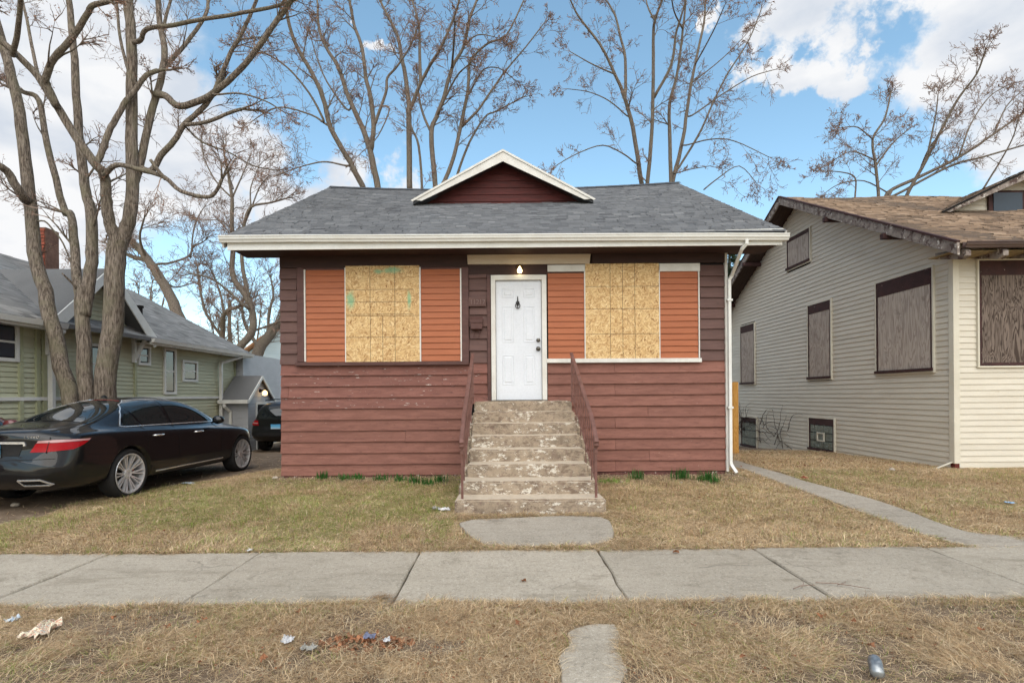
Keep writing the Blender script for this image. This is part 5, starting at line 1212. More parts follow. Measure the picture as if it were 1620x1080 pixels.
grown(82, -19.5, 40, 10, 'leafless tree far behind the big leaning tree')
grown(83, -15.5, 46, 11, 'leafless tree far back, left of the bungalow wall')
grown(84, 30, 42, 9, 'leafless tree far behind the cream house dormer')
# evergreen glimpsed in the gap right of the bungalow
eg = tag(empty('evergreen_tree', (9.0, 21.5, -.4)), 'dark green conifer glimpsed between the bungalow eave and the cream house', 'tree')
rng = random.Random(5); mb = MB().tube([(9.0, 21.5, -.4), (9.0, 21.5, 8.2)], [.16, .03], 8); obj('trunk', mb, M_bark2, eg)
k = 5000; h = np.random.uniform(0, 1, k)**1.3; R = (1-h)*1.5*np.sqrt(np.random.uniform(.1, 1, k))*(1+.3*np.sin(h*40)); A = np.random.uniform(0, 2*PI, k)
Cn = np.stack([9.0+R*np.cos(A), 21.5+R*np.sin(A), .3+h*8.0-R*.25], 1); d = np.stack([np.cos(A), np.sin(A), np.random.uniform(-.5, .3, k)], 1)+np.random.normal(0, .4, (k,3)); d /= np.linalg.norm(d, axis=1)[:,None]
sdv = np.cross(d, np.random.normal(size=(k,3))); sdv /= np.linalg.norm(sdv, axis=1)[:,None]
V = np.stack([Cn-d*.09, Cn+sdv*.035, Cn+d*.16, Cn-sdv*.035], 1).reshape(-1,3); o = np.arange(k)[:,None]*4
stuff(bulk('crown', V, o+np.array([[0,1,2,3]]), surf('needles', (.035,.06,.028), (.06,.085,.04), 2, rough=.8, bump=0), eg))
# ================================================================== cars
m = Mat('black_paint'); M_paint = m.out((.005,.005,.006), .35, None, spec=.12, Coat_Weight=.75, Coat_Roughness=.015)
m = Mat('dark_red_paint'); M_redpaint = m.out((.10,.012,.012), .3, None, spec=.5, Coat_Weight=.7, Coat_Roughness=.06)
m = Mat('car_glass'); M_cglass = m.out((.010,.013,.014), .02, None, spec=.6)
m = Mat('chrome'); M_chrome = m.out((.72,.72,.72), .25, None, metal=.75)
m = Mat('alloy'); M_alloy = m.out((.62,.62,.63), .28, None, metal=.55)
m = Mat('red_lens'); M_redl = m.out((.30,.004,.008), .25, None, spec=.2)
m = Mat('clear_lens'); M_clearl = m.out((.42,.22,.22), .2, None, spec=.7)
m = Mat('plate_blue'); wp = m.n('ShaderNodeTexCoord').outputs['Generated']; sp = m.n('ShaderNodeSeparateXYZ'); m.put(sp.inputs[0], wp)
M_plate = m.out(m.ramp(m.math('ADD', sp.outputs[2], m.math('MULTIPLY', m.noise(3, 2), .3)), [(.1, S(196,204,210)), (.5, S(120,186,222)), (1.0, S(84,160,208))]), .4)
M_seam = surf('panel_gap', (.0015,.0015,.0015), None, rough=.6, bump=0)
m = Mat('brake_red'); M_brake = m.out((.25,.02,.015), .5)
def loft_car(st, prof, rear_f, name):
    """st: station tuples; prof(station) -> half section [(x,z)..] bottom centre to roof centre"""
    rings = [[(x, s[0], z) for x, z in prof(s)] for s in st]
    n = len(rings[0]); bm = bmesh.new(); grid = []
    def ring(pts):
        r = [bm.verts.new(p) for p in pts]; l = [bm.verts.new((-p[0], p[1], p[2])) for p in pts[1:-1][::-1]]
        return r+l
    def inset(r, f, dy):
        cz = sum(p[2] for p in r)/len(r); return [(p[0]*f, p[1]+dy, cz+(p[2]-cz)*f) for p in r]
    seq = [inset(rings[0], .45, -.02), inset(rings[0], .86, -.018)]+rings+[inset(rings[-1], .86, .03), inset(rings[-1], .4, .05)]
    V = [ring(r) for r in seq]; m_ = len(V[0])
    for i in range(len(V)-1):
        for k in range(m_): bm.faces.new((V[i][k], V[i][(k+1) % m_], V[i+1][(k+1) % m_], V[i+1][k]))
    bm.faces.new(V[0][::-1]); bm.faces.new(V[-1])
    for v in bm.verts: v.co = Vector(rear_f(*v.co))
    bmesh.ops.recalc_face_normals(bm, faces=bm.faces)
    me = bpy.data.meshes.new(name); bm.to_mesh(me); bm.free(); return me
def evaluated(me, mods):
    o = bpy.data.objects.new('tmp', me); COL.objects.link(o)
    for f in mods: f(o)
    bpy.context.view_layer.update(); m2 = bpy.data.meshes.new_from_object(o.evaluated_get(bpy.context.evaluated_depsgraph_get()))
    COL.objects.unlink(o); bpy.data.objects.remove(o); return m2
def subsurf(k): return lambda o: setattr(o.modifiers.new('s', 'SUBSURF'), 'levels', k)
def cutters(holes, r, depth, w):
    obs = []
    for (y, z) in holes:
        for s in (-1, 1):
            mb = MB().lathe((s*(w-depth), y, z), (s, 0, 0), [(r, 0), (r, depth+.4)], 40); n = len(mb.v)//2
            mb.f.append(tuple(range(n))[::-1]); mb.f.append(tuple(range(n, 2*n)))
            me = bpy.data.meshes.new('cut'); me.from_pydata(mb.v, [], mb.f); bm = bmesh.new(); bm.from_mesh(me); bmesh.ops.recalc_face_normals(bm, faces=bm.faces); bm.to_mesh(me); bm.free()
            o = bpy.data.objects.new('cut', me); COL.objects.link(o); obs.append(o)
    return obs
class Car:
    def __init__(s, name, label, me_smooth, me_cut, paint, loc, yaw):
        s.root = empty(name, loc); tag(s.root, label, 'car'); s.M = Matrix.Translation(loc) @ Matrix.Rotation(yaw, 4, 'Z')
        s.bvh = BVHTree.FromPolygons([v.co for v in me_smooth.vertices], [p.vertices for p in me_smooth.polygons])
        me = me_cut.copy(); me.shade_smooth(); s.body = s.part('body', me, paint)
    def part(s, name, me, mat, parent=None):
        c = Vector((0,0,0))
        o = bpy.data.objects.new(name, me); COL.objects.link(o); me.materials.clear(); me.materials.append(mat)
        o.parent = parent or s.root
        if parent is None: o.matrix_basis = Matrix.Translation(-WORIG[s.root.name]) @ s.M
        WORIG[o.name] = WORIG[s.root.name]; return o
    def mbpart(s, name, mb, mat, parent=None, sm=False):
        me = bpy.data.meshes.new(name); me.from_pydata([tuple(v) for v in mb.v], [], mb.f); me.update()
        bm = bmesh.new(); bm.from_mesh(me); bmesh.ops.recalc_face_normals(bm, faces=bm.faces); bm.to_mesh(me); bm.free()
        if sm: me.shade_smooth()
        return s.part(name, me, mat, parent)
    def hit(s, p, d):
        h = s.bvh.ray_cast(Vector(p)-Vector(d)*3, Vector(d)); return h[0], h[1]
    def patch(s, name, poly, o, ex, ez, d, off, mat, res=.04, th=.006, parent=None):
        """project a 2D outline (in the frame o,ex,ez) along d on to the body; a thin skin that hugs it"""
        bm = bmesh.new(); pl = [Vector(p) for p in poly]; dense = []
        for i in range(len(pl)):
            a, b = pl[i], pl[(i+1) % len(pl)]; k = max(1, int((b-a).length/res))
            dense += [a.lerp(b, j/k) for j in range(k)]
        vs = [bm.verts.new((p.x, p.y, 0)) for p in dense]; bm.faces.new(vs)
        xs = [p.x for p in pl]; ys = [p.y for p in pl]
        for a0, lo, hi in ((0, min(xs), max(xs)), (1, min(ys), max(ys))):
            q = lo+res
            while q < hi-.2*res:
                co = Vector((q,0,0)) if a0 == 0 else Vector((0,q,0)); no = Vector((1,0,0)) if a0 == 0 else Vector((0,1,0))
                bmesh.ops.bisect_plane(bm, geom=bm.verts[:]+bm.edges[:]+bm.faces[:], plane_co=co, plane_no=no); q += res
        o, ex, ez, d = map(Vector, (o, ex, ez, d)); bad = []
        for v in bm.verts:
            p = o+ex*v.co.x+ez*v.co.y; h, n = s.hit(p, d)
            if h is None: bad.append(v); continue
            if n.dot(d) > 0: n = -n
            v.co = h+n*off
        bmesh.ops.delete(bm, geom=bad, context='VERTS')
        bmesh.ops.recalc_face_normals(bm, faces=bm.faces)
        if bm.faces and sum((f.normal.dot(d)*f.calc_area() for f in bm.faces)) > 0: bmesh.ops.reverse_faces(bm, faces=bm.faces)
        me = bpy.data.meshes.new(name); bm.to_mesh(me); bm.free(); me.shade_smooth()
        return s.part(name, me, mat, parent)
    def ribbon(s, name, line, o, ex, ez, d, w, mat, lift=.006, parent=None, prof=True):
        o, ex, ez, d = map(Vector, (o, ex, ez, d)); pts = []; 
        L = [Vector(p) for p in line]; dense = []
        for i in range(len(L)-1):
            k = max(1, int((L[i+1]-L[i]).length/.05)); dense += [L[i].lerp(L[i+1], j/k) for j in range(k)]
        dense.append(L[-1])
        mb = MB(); prev = 0
        for p in dense:
            h, n = s.hit(o+ex*p.x+ez*p.y, d)
            if h is None: continue
            pts.append((h, n if n.dot(d) < 0 else -n))
        for i, (h, n) in enumerate(pts):
            t = (pts[min(i+1, len(pts)-1)][0]-pts[max(i-1,0)][0]).normalized(); sx = t.cross(n).normalized()
            mb.v += [tuple(h-sx*w/2-n*.002), tuple(h-sx*w/2+n*lift), tuple(h+sx*w/2+n*lift), tuple(h+sx*w/2-n*.002)]
        for i in range(len(pts)-1):
            for k in range(3): mb.f.append((i*4+k, i*4+k+1, i*4+4+k+1, i*4+4+k))
        if len(pts) > 1: return s.mbpart(name, mb, mat, parent)
def wheel(car, y, x, z, R, sgn, rimR, spokes=10, style='alloy'):
    w = .13
    prof = [(rimR, -w*.9), (R-.05, -w), (R-.015, -w*.9), (R, -w*.6), (R, w*.6), (R-.015, w*.9), (R-.05, w), (rimR, w*.9), (rimR-.006, w*.8), (rimR-.02, .02), (rimR-.03, -w*.8)]
    c = Vector((x, y, z))
    wh = car.mbpart('wheel', MB().lathe(c, (sgn,0,0), prof[:9]+[(rimR-.01, w*.4)], 48), M_black, None, True)
    rim = MB().lathe(c, (sgn,0,0), [(rimR, w*.86), (rimR-.008, w*.93), (rimR-.022, w*.9), (rimR-.032, w*.4), (rimR-.04, -w*.8)], 48)
    ax = Vector((sgn,0,0))
    if style == 'alloy':
        for k in range(spokes):
            for dlt in (-.105, .105):
                a = 2*PI*k/spokes; a1 = a+dlt
                d0 = Vector((0, math.cos(a+dlt*.5), math.sin(a+dlt*.5))); d1 = Vector((0, math.cos(a1), math.sin(a1))); t = ax.cross(d1)
                i0, i1 = c+d0*.05+ax*w*.55, c+d1*(rimR-.02)+ax*w*.86
                rim.add([i0-t*.009, i0+t*.009, i1+t*.0085, i1-t*.0085, i0-t*.010-ax*.03, i0+t*.010-ax*.03, i1+t*.0095-ax*.035, i1-t*.0095-ax*.035], [(0,1,2,3), (4,5,1,0), (1,5,6,2), (3,7,4,0)])
        rim.lathe(c, (sgn,0,0), [(.075, w*.3), (.07, w*.6), (.05, w*.66), (.03, w*.62), (.001, w*.64)], 20)
    else:
        for k in range(5):
            a = 2*PI*k/5; d = Vector((0, math.cos(a), math.sin(a))); t = ax.cross(d); i0, i1 = c+ax*w*.55, c+d*(rimR-.02)+ax*w*.8
            rim.add([i0-t*.05, i0+t*.05, i1+t*.04, i1-t*.04, i0-t*.05-ax*.03, i0+t*.05-ax*.03, i1+t*.05-ax*.03, i1-t*.05-ax*.03], [(0,1,2,3), (4,5,1,0), (1,5,6,2), (3,7,4,0)])
    car.mbpart('rim', rim, M_alloy, wh)
    car.mbpart('brake_disc', MB().lathe(c, (sgn,0,0), [(.001, .0), (.17, .0), (.17, -.02)], 28), M_metal, wh)
    car.mbpart('caliper', MB().lathe(c+Vector((0, .13, .02)), (sgn,0,0), [(.001, .03), (.05, .03), (.055, -.02)], 10), M_brake, wh)
    return wh
# ---- sedan shell (rear axle at y=0, nose towards +y)
SED = [  # y, half width, shoulder z, roof z, greenhouse half width, roof half width, bottom z
 (-1.13, .76, .90, .985, .66, .42, .34), (-1.05, .85, .93, 1.03, .72, .48, .27), (-.85, .905, .955, 1.055, .755, .50, .24), (-.55, .925, .97, 1.075, .775, .52, .24), (-.3, .93, .972, 1.12, .79, .54, .24),
 (0, .935, .97, 1.245, .80, .56, .22), (.3, .937, .965, 1.352, .80, .575, .20), (.65, .938, .96, 1.425, .80, .585, .20), (1.1, .938, .95, 1.465, .80, .59, .20), (1.5, .938, .94, 1.458, .80, .585, .20),
 (1.85, .937, .93, 1.40, .795, .575, .20), (2.2, .933, .915, 1.27, .79, .565, .20), (2.5, .93, .90, 1.12, .785, .56, .20), (2.72, .928, .89, 1.01, .78, .56, .21), (3.0, .92, .87, .965, .77, .54, .22), (3.35, .90, .835, .915, .74, .5, .23), (3.62, .85, .78, .845, .68, .46, .25), (3.78, .76, .70, .74, .6, .4, .28)]
def sed_prof(s):
    y, w, zs, zr, gw, rw, zb = s; tall = max(0., min(1., (zr-zs-.09)/.28)); ze = zr-.015-.055*tall
    g0 = zs+.018*1; mx_ = gw+(rw-gw)*.5+.02*tall; mz = g0+(ze-g0)*.52
    return [(0, zb), (w*.72, zb), (w*.955, zb+.05), (w*.992, zb+.20), (w, .62*zs+.02), (w*.998, zs-.14), (w*.985, zs-.045), (w*.945, zs-.005), (gw, g0), (mx_, mz), (rw+.05*tall, ze-.03*tall), (rw*.80, ze+.02*tall+.004), (rw*.4, zr-.004), (0, zr)]
def sed_rear(x, y, z):
    if y < -.8:
        k = (-.8-y)/.33; y += .15*k*(abs(x)/.8)**2.6
        y -= .05*k*math.exp(-((z-.50)/.14)**2)
        if z > .98: y -= .035*k
    if y > 3.2: k = (y-3.2)/.6; y -= .30*k*(abs(x)/.8)**2.4
    return x, y, z
WHY, WB, WR = 0.0, 2.97, .352
raw_me = loft_car(SED, sed_prof, sed_rear, 'sedan_shell'); smooth_me = evaluated(raw_me, [subsurf(3)])
cuts = cutters([(WHY, .345), (WB, .345)], .40, .30, .94)
def booleans(o):
    for c in cuts: b = o.modifiers.new('b', 'BOOLEAN'); b.object = c; b.operation = 'DIFFERENCE'; b.solver = 'EXACT'
cut_me = evaluated(smooth_me, [booleans])
for c in cuts: COL.objects.unlink(c); bpy.data.objects.remove(c)
def dress_sedan(car, detail=True):
    X, Yv, Z = (1,0,0), (0,1,0), (0,0,1)
    for s in (1, -1):
        d = (-s, 0, 0); o = (0,0,0)
        glass = [[(.05,1.035),(.22,1.205),(.27,1.245),(.36,1.035)], [(.40,1.03),(.305,1.27),(.45,1.34),(.62,1.378),(.92,1.395),(.99,1.03)], [(1.06,1.03),(1.01,1.395),(1.25,1.385),(1.55,1.345),(1.85,1.245),(2.15,1.10),(2.24,1.025)]]
        for gp in glass: car.patch('side_window', gp, o, Yv, Z, d, .004, M_cglass)
        car.ribbon('window_trim', [(2.30,1.012),(1.5,1.013),(.6,1.012),(.06,1.008),(-.02,1.02),(.02,1.055),(.20,1.225),(.38,1.325),(.62,1.397),(.95,1.414),(1.28,1.404),(1.58,1.363),(1.88,1.262),(2.18,1.115),(2.30,1.012)], o, Yv, Z, d, .016, M_chrome, .007)
        for ln in ([(1.025,1.01),(1.035,.80),(1.05,.45),(1.05,.26)], [(2.18,1.0),(2.24,.8),(2.22,.45),(2.2,.26)], [(.33,1.01),(.34,.85),(.33,.70),(.36,.66)], [(.48,.40),(.55,.28),(.7,.26),(2.2,.26)]):
            car.ribbon('door_gap', ln, o, Yv, Z, d, .010, M_seam, .0018)
        car.ribbon('sill_trim', [(.52,.315),(1.2,.325),(2.3,.335)], o, Yv, Z, d, .022, M_chrome, .008)
        car.ribbon('shoulder_line', [(-.9,.835),(0,.85),(1,.845),(2.2,.83),(3.1,.80)], o, Yv, Z, d, .004, M_paint, .003)
        for y in (.55, 1.55):
            h, n = car.hit((0, y, .86), d)
            if h is None: continue
            mb = MB().tube([h+Vector((s*.0, -.11, 0)), h+Vector((s*.03, -.08, .003)), h+Vector((s*.035, 0, .004)), h+Vector((s*.03, .08, .003)), h+Vector((0, .11, 0))], [.012,.014,.015,.014,.012], 8); car.mbpart('door_handle', mb, M_chrome, None, True)
        # mirror
        c = Vector((s*.99, 2.02, 1.045)); mb = MB().lathe(c, (0,1,0), [(.001,-.06),(.055,-.055),(.075,-.02),(.07,.04),(.045,.09),(.001,.11)], 14)
        mb.v = [((v[0]-c.x)*1.35+c.x, v[1], v[2]) for v in mb.v]; mb.obox((s*.86, 2.02, .985), (s*.12, 0, .02), (0, .06, 0), (0, 0, .03)); car.mbpart('mirror', mb, car.body.data.materials[0], None, True)
        # tail lamp: wraps the corner; projected along the diagonal
        dg = Vector((-s, 1, 0)).normalized(); e = Vector((s, 1, 0)).normalized()
        o2 = Vector((0, 0, 0))
        sA, sB = -.37, .18     # coordinate along e
        h0 = lambda x, y: (Vector((s*x, y, 0))).dot(e)
        a0, a1, a2 = h0(.50,-1.10), h0(.74,-1.02), h0(.90,-.60)
        car.patch('tail_lamp', [(a0-.01,.745),(a1-.10,.745),(a2-.24,.77),(a2-.14,.82),(a2-.08,.868),(a1,.856),(a0+.045,.856)], o2, e, Z, dg, .012, M_redl, .03)
        car.patch('clear_lens', [(a0+.05,.86),(a1,.86),(a2-.08,.872),(a2-.06,.892),(a1,.892),(a0+.062,.886)], o2, e, Z, dg, .012, M_clearl, .03)
        car.ribbon('lamp_gap', [(a1-.09,.73),(a1-.05,.92)], o2, e, Z, dg, .007, M_seam, .015)
        # exhaust tip
        car.ribbon('exhaust_trim', [(s*q, z) for q, z in ((.36,.405),(.40,.335),(.66,.335),(.70,.345),(.60,.405),(.36,.405))], (0,0,0), X, Z, (0,1,0), .018, M_chrome, .012)
        car.patch('exhaust_tip', [(s*q, z) for q, z in ((.38,.395),(.41,.345),(.64,.345),(.58,.395))], (0,0,0), X, Z, (0,1,0), .004, M_seam, .05)
        # head lamp
        dh = Vector((-s, -1, 0)).normalized(); eh = Vector((s, -1, 0)).normalized()
        b0, b1 = Vector((s*.50, 3.74, 0)).dot(eh), Vector((s*.86, 3.35, 0)).dot(eh)
        car.patch('head_lamp', [(b0,.62),(b1-.05,.70),(b1+.05,.78),(b0+.1,.72)], (0,0,0), eh, Z, dh, .008, M_clearl, .04)
        car.ribbon('trunk_gap', [(s*.60,-1.0),(s*.62,-.7),(s*.60,-.36)], (0,0,0), X, Yv, (0,0,-1), .006, M_seam, .0012)
        car.ribbon('hood_gap', [(s*.62,3.5),(s*.7,3.0),(s*.72,2.7)], (0,0,0), X, Yv, (0,0,-1), .006, M_seam, .0012)
    car.patch('rear_window', [(-.60,-.36),(.60,-.36),(.50,.46),(.30,.52),(-.30,.52),(-.50,.46)], (0,0,0), X, Yv, (0,0,-1), .004, M_cglass)
    car.patch('windscreen', [(-.64,2.62),(.64,2.62),(.52,1.86),(.30,1.80),(-.30,1.80),(-.52,1.86)], (0,0,0), X, Yv, (0,0,-1), .004, M_cglass)
    car.patch('brake_light', [(-.30,.535),(.30,.535),(.30,.555),(-.30,.555)], (0,0,0), X, Yv, (0,0,-1), .006, M_redl)
    car.ribbon('bumper_gap', [(-.74,.66),(-.4,.655),(0,.65),(.4,.655),(.74,.66)], (0,0,0), X, Z, (0,1,0), .008, M_seam, .0015)
    car.ribbon('chrome_bar', [(-.42,.865),(0,.87),(.42,.865),(.425,.83)], (0,0,0), X, Z, (0,1,0), .028, M_chrome, .02)
    car.patch('plate_recess', [(-.36,.70),(.36,.70),(.40,.845),(-.40,.845)], (0,0,0), X, Z, (0,1,0), .004, M_black)
    h, n = car.hit((0,0,.77), (0,1,0))
    car.mbpart('licence_plate', MB().box(-.155, .155, h.y-.02, h.y-.012, .69, .845), M_plate)
    mb = MB().lathe((-.0, .62, 1.435), (0,0,1), [(.05,0),(.03,.03),(.001,.05)], 8); car.mbpart('antenna', mb, M_seam)
    # oval badge with a slanted L, and the model letters
    hb, n = car.hit((0,0,.945), (0,1,0))
    if hb is not None:
        mb = MB().tube([(math.cos(t)*.062, hb.y-.012, .942+math.sin(t)*.046) for t in np.linspace(0, 2*PI, 25)], .007, 6, False)
        mb.tube([(.012, hb.y-.012, .978), (-.03, hb.y-.012, .925), (.045, hb.y-.012, .925)], .006, 5); car.mbpart('badge', mb, M_chrome)
    if detail:
        hl, n = car.hit((.60,0,.935), (0,1,0))
        cu = bpy.data.curves.new('t', 'FONT'); cu.body = 'LS460'; cu.size = .048; cu.extrude = .002; cu.align_x = 'CENTER'; cu.align_y = 'CENTER'; cu.space_character = 1.15
        t = bpy.data.objects.new('t', cu); COL.objects.link(t); bpy.context.view_layer.update(); me = bpy.data.meshes.new_from_object(t.evaluated_get(bpy.context.evaluated_depsgraph_get())); COL.objects.unlink(t); bpy.data.objects.remove(t)
        me.transform(Matrix.Rotation(PI/2, 4, 'X'))
        for v in me.vertices:
            q = Vector((v.co.x*1.15+.49, 0, v.co.z+.932)); h, n = car.hit(q, (0,1,0)); v.co = Vector((q.x, (h.y if h else hl.y)-.004+v.co.y, q.z))
        car.part('model_letters', me, M_metal)
    for y in (WHY, WB):
        for s in (1, -1): wheel(car, y, s*.80, .345, WR, s, .288)
RW = P(208, 747, 7.7); FWc = P(385, 716, 10.67)
yaw = -math.atan2(FWc.x-RW.x, FWc.y-RW.y)
cx = RW.x-.93*math.cos(yaw); cy = RW.y-.93*math.sin(yaw)
pitch = 0
sedan = Car('parked_sedan', 'shiny black luxury sedan with silver multi-spoke wheels parked on the dirt drive', smooth_me, cut_me, M_paint, (cx, cy, .03), yaw); dress_sedan(sedan)
sedan.root.rotation_euler.x = -.013
redcar = Car('parked_car', 'dark red car at the left edge, mostly hidden beside the black sedan', smooth_me, cut_me, M_redpaint, (-8.33, 5.95, .03), 0); dress_sedan(redcar, False)
# ---- boxier sport utility vehicle at the end of the drive
SUVS = [(-1.0, .80, .95, 1.20, .74, .5, .50), (-.92, .87, 1.0, 1.42, .79, .58, .40), (-.72, .905, 1.02, 1.58, .80, .62, .35), (-.45, .915, 1.02, 1.66, .81, .64, .32), (0, .92, 1.01, 1.69, .815, .655, .30), (.7, .92, 1.0, 1.70, .815, .66, .28), (1.3, .92, .99, 1.69, .815, .655, .28), (1.8, .92, .98, 1.62, .81, .64, .28), (2.15, .918, .97, 1.45, .805, .62, .28), (2.45, .915, .965, 1.24, .80, .60, .28), (2.65, .91, .96, 1.09, .79, .6, .3), (2.95, .90, .95, 1.04, .78, .58, .3), (3.35, .86, .90, .97, .74, .52, .3), (3.6, .78, .80, .84, .66, .45, .34)]
def suv_rear(x, y, z):
    if y < -.6: k = (-.6-y)/.4; y += .12*k*(abs(x)/.85)**2.6; y -= .10*k*math.exp(-((z-.62)/.13)**2)
    if y > 3.1: k = (y-3.1)/.5; y -= .2*k*(abs(x)/.8)**2.4
    return x, y, z
sraw = loft_car(SUVS, sed_prof, suv_rear, 'suv_shell'); ssm = evaluated(sraw, [subsurf(2)]); cuts = cutters([(0, .36), (2.89, .36)], .42, .28, .92)
scut = evaluated(ssm, [booleans])
for c in cuts: COL.objects.unlink(c); bpy.data.objects.remove(c)
sl = P(408, 712, 18.0)
suv = Car('parked_suv', 'black sport utility vehicle at the end of the drive, half hidden by the bungalow corner', ssm, scut, M_paint, (sl.x+.92, 18.3, -.36), 0)
X, Yv, Z = (1,0,0), (0,1,0), (0,0,1)
suv.patch('rear_window', [(-.60,1.10),(.60,1.10),(.52,1.50),(-.52,1.50)], (0,0,0), X, Z, (0,1,0), .005, M_cglass)
for s in (1, -1):
    for gp in ([(-.75,1.12),(-.55,1.5),(.25,1.56),(.3,1.12)], [(.36,1.12),(.33,1.56),(1.1,1.57),(1.15,1.1)], [(1.22,1.1),(1.17,1.56),(1.7,1.5),(2.2,1.2),(2.25,1.1)]): suv.patch('side_window', gp, (0,0,0), Yv, Z, (-s,0,0), .005, M_cglass)
    dg = Vector((-s, 1, 0)).normalized(); e = Vector((s, 1, 0)).normalized(); h0 = lambda x, y: (Vector((s*x, y, 0))).dot(e)
    suv.patch('tail_lamp', [(h0(.58,-.98),.90),(h0(.9,-.62),.92),(h0(.9,-.68),1.07),(h0(.60,-.96),1.06)], (0,0,0), e, Z, dg, .015, M_redl, .03)
    suv.patch('clear_lens', [(h0(.60,-.97),.955),(h0(.86,-.72),.965),(h0(.86,-.72),.995),(h0(.60,-.97),.985)], (0,0,0), e, Z, dg, .024, M_clearl, .03)
    for y in (0, 2.89): wheel(suv, y, s*.78, .36, .36, s, .235, style='five')
suv.patch('bumper_strip', [(-.8,.56),(.8,.56),(.8,.66),(-.8,.66)], (0,0,0), X, Z, (0,1,0), .006, M_black, .06)
h, n = suv.hit((0,0,.86), (0,1,0)); suv.mbpart('licence_plate', MB().box(-.155, .155, h.y-.02, h.y-.012, .79, .94), M_plate)
suv.mbpart('wiper', MB().tube([(.0, -.99, 1.14), (.2, -.97, 1.18), (.42, -.93, 1.2)], .012, 5), M_seam)
suv.mbpart('roof_rail', MB().tube([(-.6, -.4, 1.70), (-.6, .4, 1.735), (-.6, 1.4, 1.72)], .02, 6).tube([(.6, -.4, 1.70), (.6, .4, 1.735), (.6, 1.4, 1.72)], .02, 6), M_seam)
# ================================================================== grass, dry leaves, litter
m = Mat('grass_blades'); at = m.n('ShaderNodeAttribute', attribute_name='tint')
M_grass = m.out(at.outputs['Color'], .75, None, spec=.15); tl = m.n('ShaderNodeBsdfTranslucent'); m.put(tl.inputs[0], at.outputs['Color']); ms = m.n('ShaderNodeMixShader'); ms.inputs[0].default_value = .35; m.put(ms.inputs[1], m.b.outputs[0]); m.put(ms.inputs[2], tl.outputs[0]); m.put(m.nt.nodes['Material Output'].inputs[0], ms.outputs[0])
rngn = np.random.default_rng(12)
STRAW = np.array([[.78,.61,.39], [.72,.545,.335], [.82,.67,.46], [.62,.455,.275], [.44,.30,.18], [.27,.185,.115]]); GREEN = np.array([[.32,.39,.09], [.24,.33,.075], [.42,.46,.15], [.44,.42,.17]])
def blades(n, x0, x1, y0, y1, hmin, hmax, width, flat_frac, greenf, dens, avoid=True, simple=False, pts=None):
    x = rngn.uniform(x0, x1, n); y = rngn.uniform(y0, y1, n)
    if pts is not None: x, y = pts
    cl = (fbm(x, y, 7, 11)-.5)*1.1
    keep = rngn.uniform(0, 1, n) < dens(x, y)*(.75+cl)
    if avoid: keep &= ~hard(x, y)
    x, y = x[keep], y[keep]; n = len(x); z = gz(x, y)-.012+(fbm(x, y, 1.3, 1)-.5)*.03
    tuft = fbm(x, y, 3.1, 21)
    h = rngn.uniform(hmin, hmax, n)*(.55+.9*tuft); flat_ = rngn.uniform(0, 1, n) < flat_frac
    a = rngn.uniform(0, 2*PI, n); swirl = fbm(x, y, 1.1, 30)*2*PI*1.6; a = np.where(rngn.uniform(0,1,n) < .5, a, swirl+rngn.normal(0, .6, n))
    lean = np.where(flat_, rngn.uniform(1.15, 1.5, n), np.abs(rngn.normal(.45, .3, n))); L = np.where(flat_, h*rngn.uniform(1.3, 2.4, n), h)
    d = np.stack([np.cos(a), np.sin(a), np.zeros(n)], 1); s = np.stack([-np.sin(a), np.cos(a), np.zeros(n)], 1)
    up = np.array([[0,0,1.]]); b = np.stack([x, y, z], 1); 
    b = b+up*np.where(flat_, rngn.uniform(.002, .028, n), -.004)[:,None]
    lean2 = np.minimum(lean+rngn.uniform(.1, .6, n), np.where(flat_, 1.75, 1.7))
    mid = b+(d*np.sin(lean)[:,None]+up*np.cos(lean)[:,None])*(L*.55)[:,None]; tip = mid+(d*np.sin(lean2)[:,None]+up*np.cos(lean2)[:,None])*(L*.45)[:,None]
    tip = tip+s*(rngn.normal(0, .18, n)*L)[:,None]
    w = width*rngn.uniform(.6, 1.4, n)[:,None]
    g = rngn.uniform(0, 1, n) < greenf(x, y)*np.where(flat_, .25, 1)
    c = np.where(g[:,None], GREEN[rngn.integers(0, len(GREEN), n)], STRAW[rngn.integers(0, len(STRAW), n)])*rngn.uniform(.7, 1.2, n)[:,None]
    if simple:
        return np.stack([b-s*w, b+s*w, tip], 1).reshape(-1,3), np.arange(n)[:,None]*3+np.array([[0,1,2]]), np.repeat(c, 3, 0)
    V = np.stack([b-s*w, b+s*w, mid-s*w*.8, mid+s*w*.8, tip], 1).reshape(-1,3)
    o = np.arange(n)[:,None]*5; Fq = np.concatenate([o+np.array([[0,1,3]]), o+np.array([[0,3,2]]), o+np.array([[2,3,4]])], 0)
    return V, Fq, np.repeat(c, 5, 0)
def merge(ps):
    V, Fq, C, o = [], [], [], 0
    for v, f, c in ps: V.append(v); Fq.append(f+o); C.append(c); o += len(v)
    return np.concatenate(V), np.concatenate(Fq), np.concatenate(C)
gl_left = lambda x, y: np.clip((fbm(x, y, .9, 40)-.30)*3.2, .08, .92)*np.where(x < -.6, .9, .35)
gl_right = lambda x, y: np.clip((fbm(x, y, .8, 45)-.42)*2.6+np.clip((y-8)/4, 0, .3), .03, .7)
def clumps(n, x0, x1, y0, y1, per, rad):
    cx_, cy_ = rngn.uniform(x0, x1, n), rngn.uniform(y0, y1, n); k = rngn.integers(per//2, per, n)
    r_ = np.repeat(rngn.uniform(.4, 1.3, n)*rad, k); return np.repeat(cx_, k)+rngn.normal(0, 1, k.sum())*r_, np.repeat(cy_, k)+rngn.normal(0, 1, k.sum())*r_
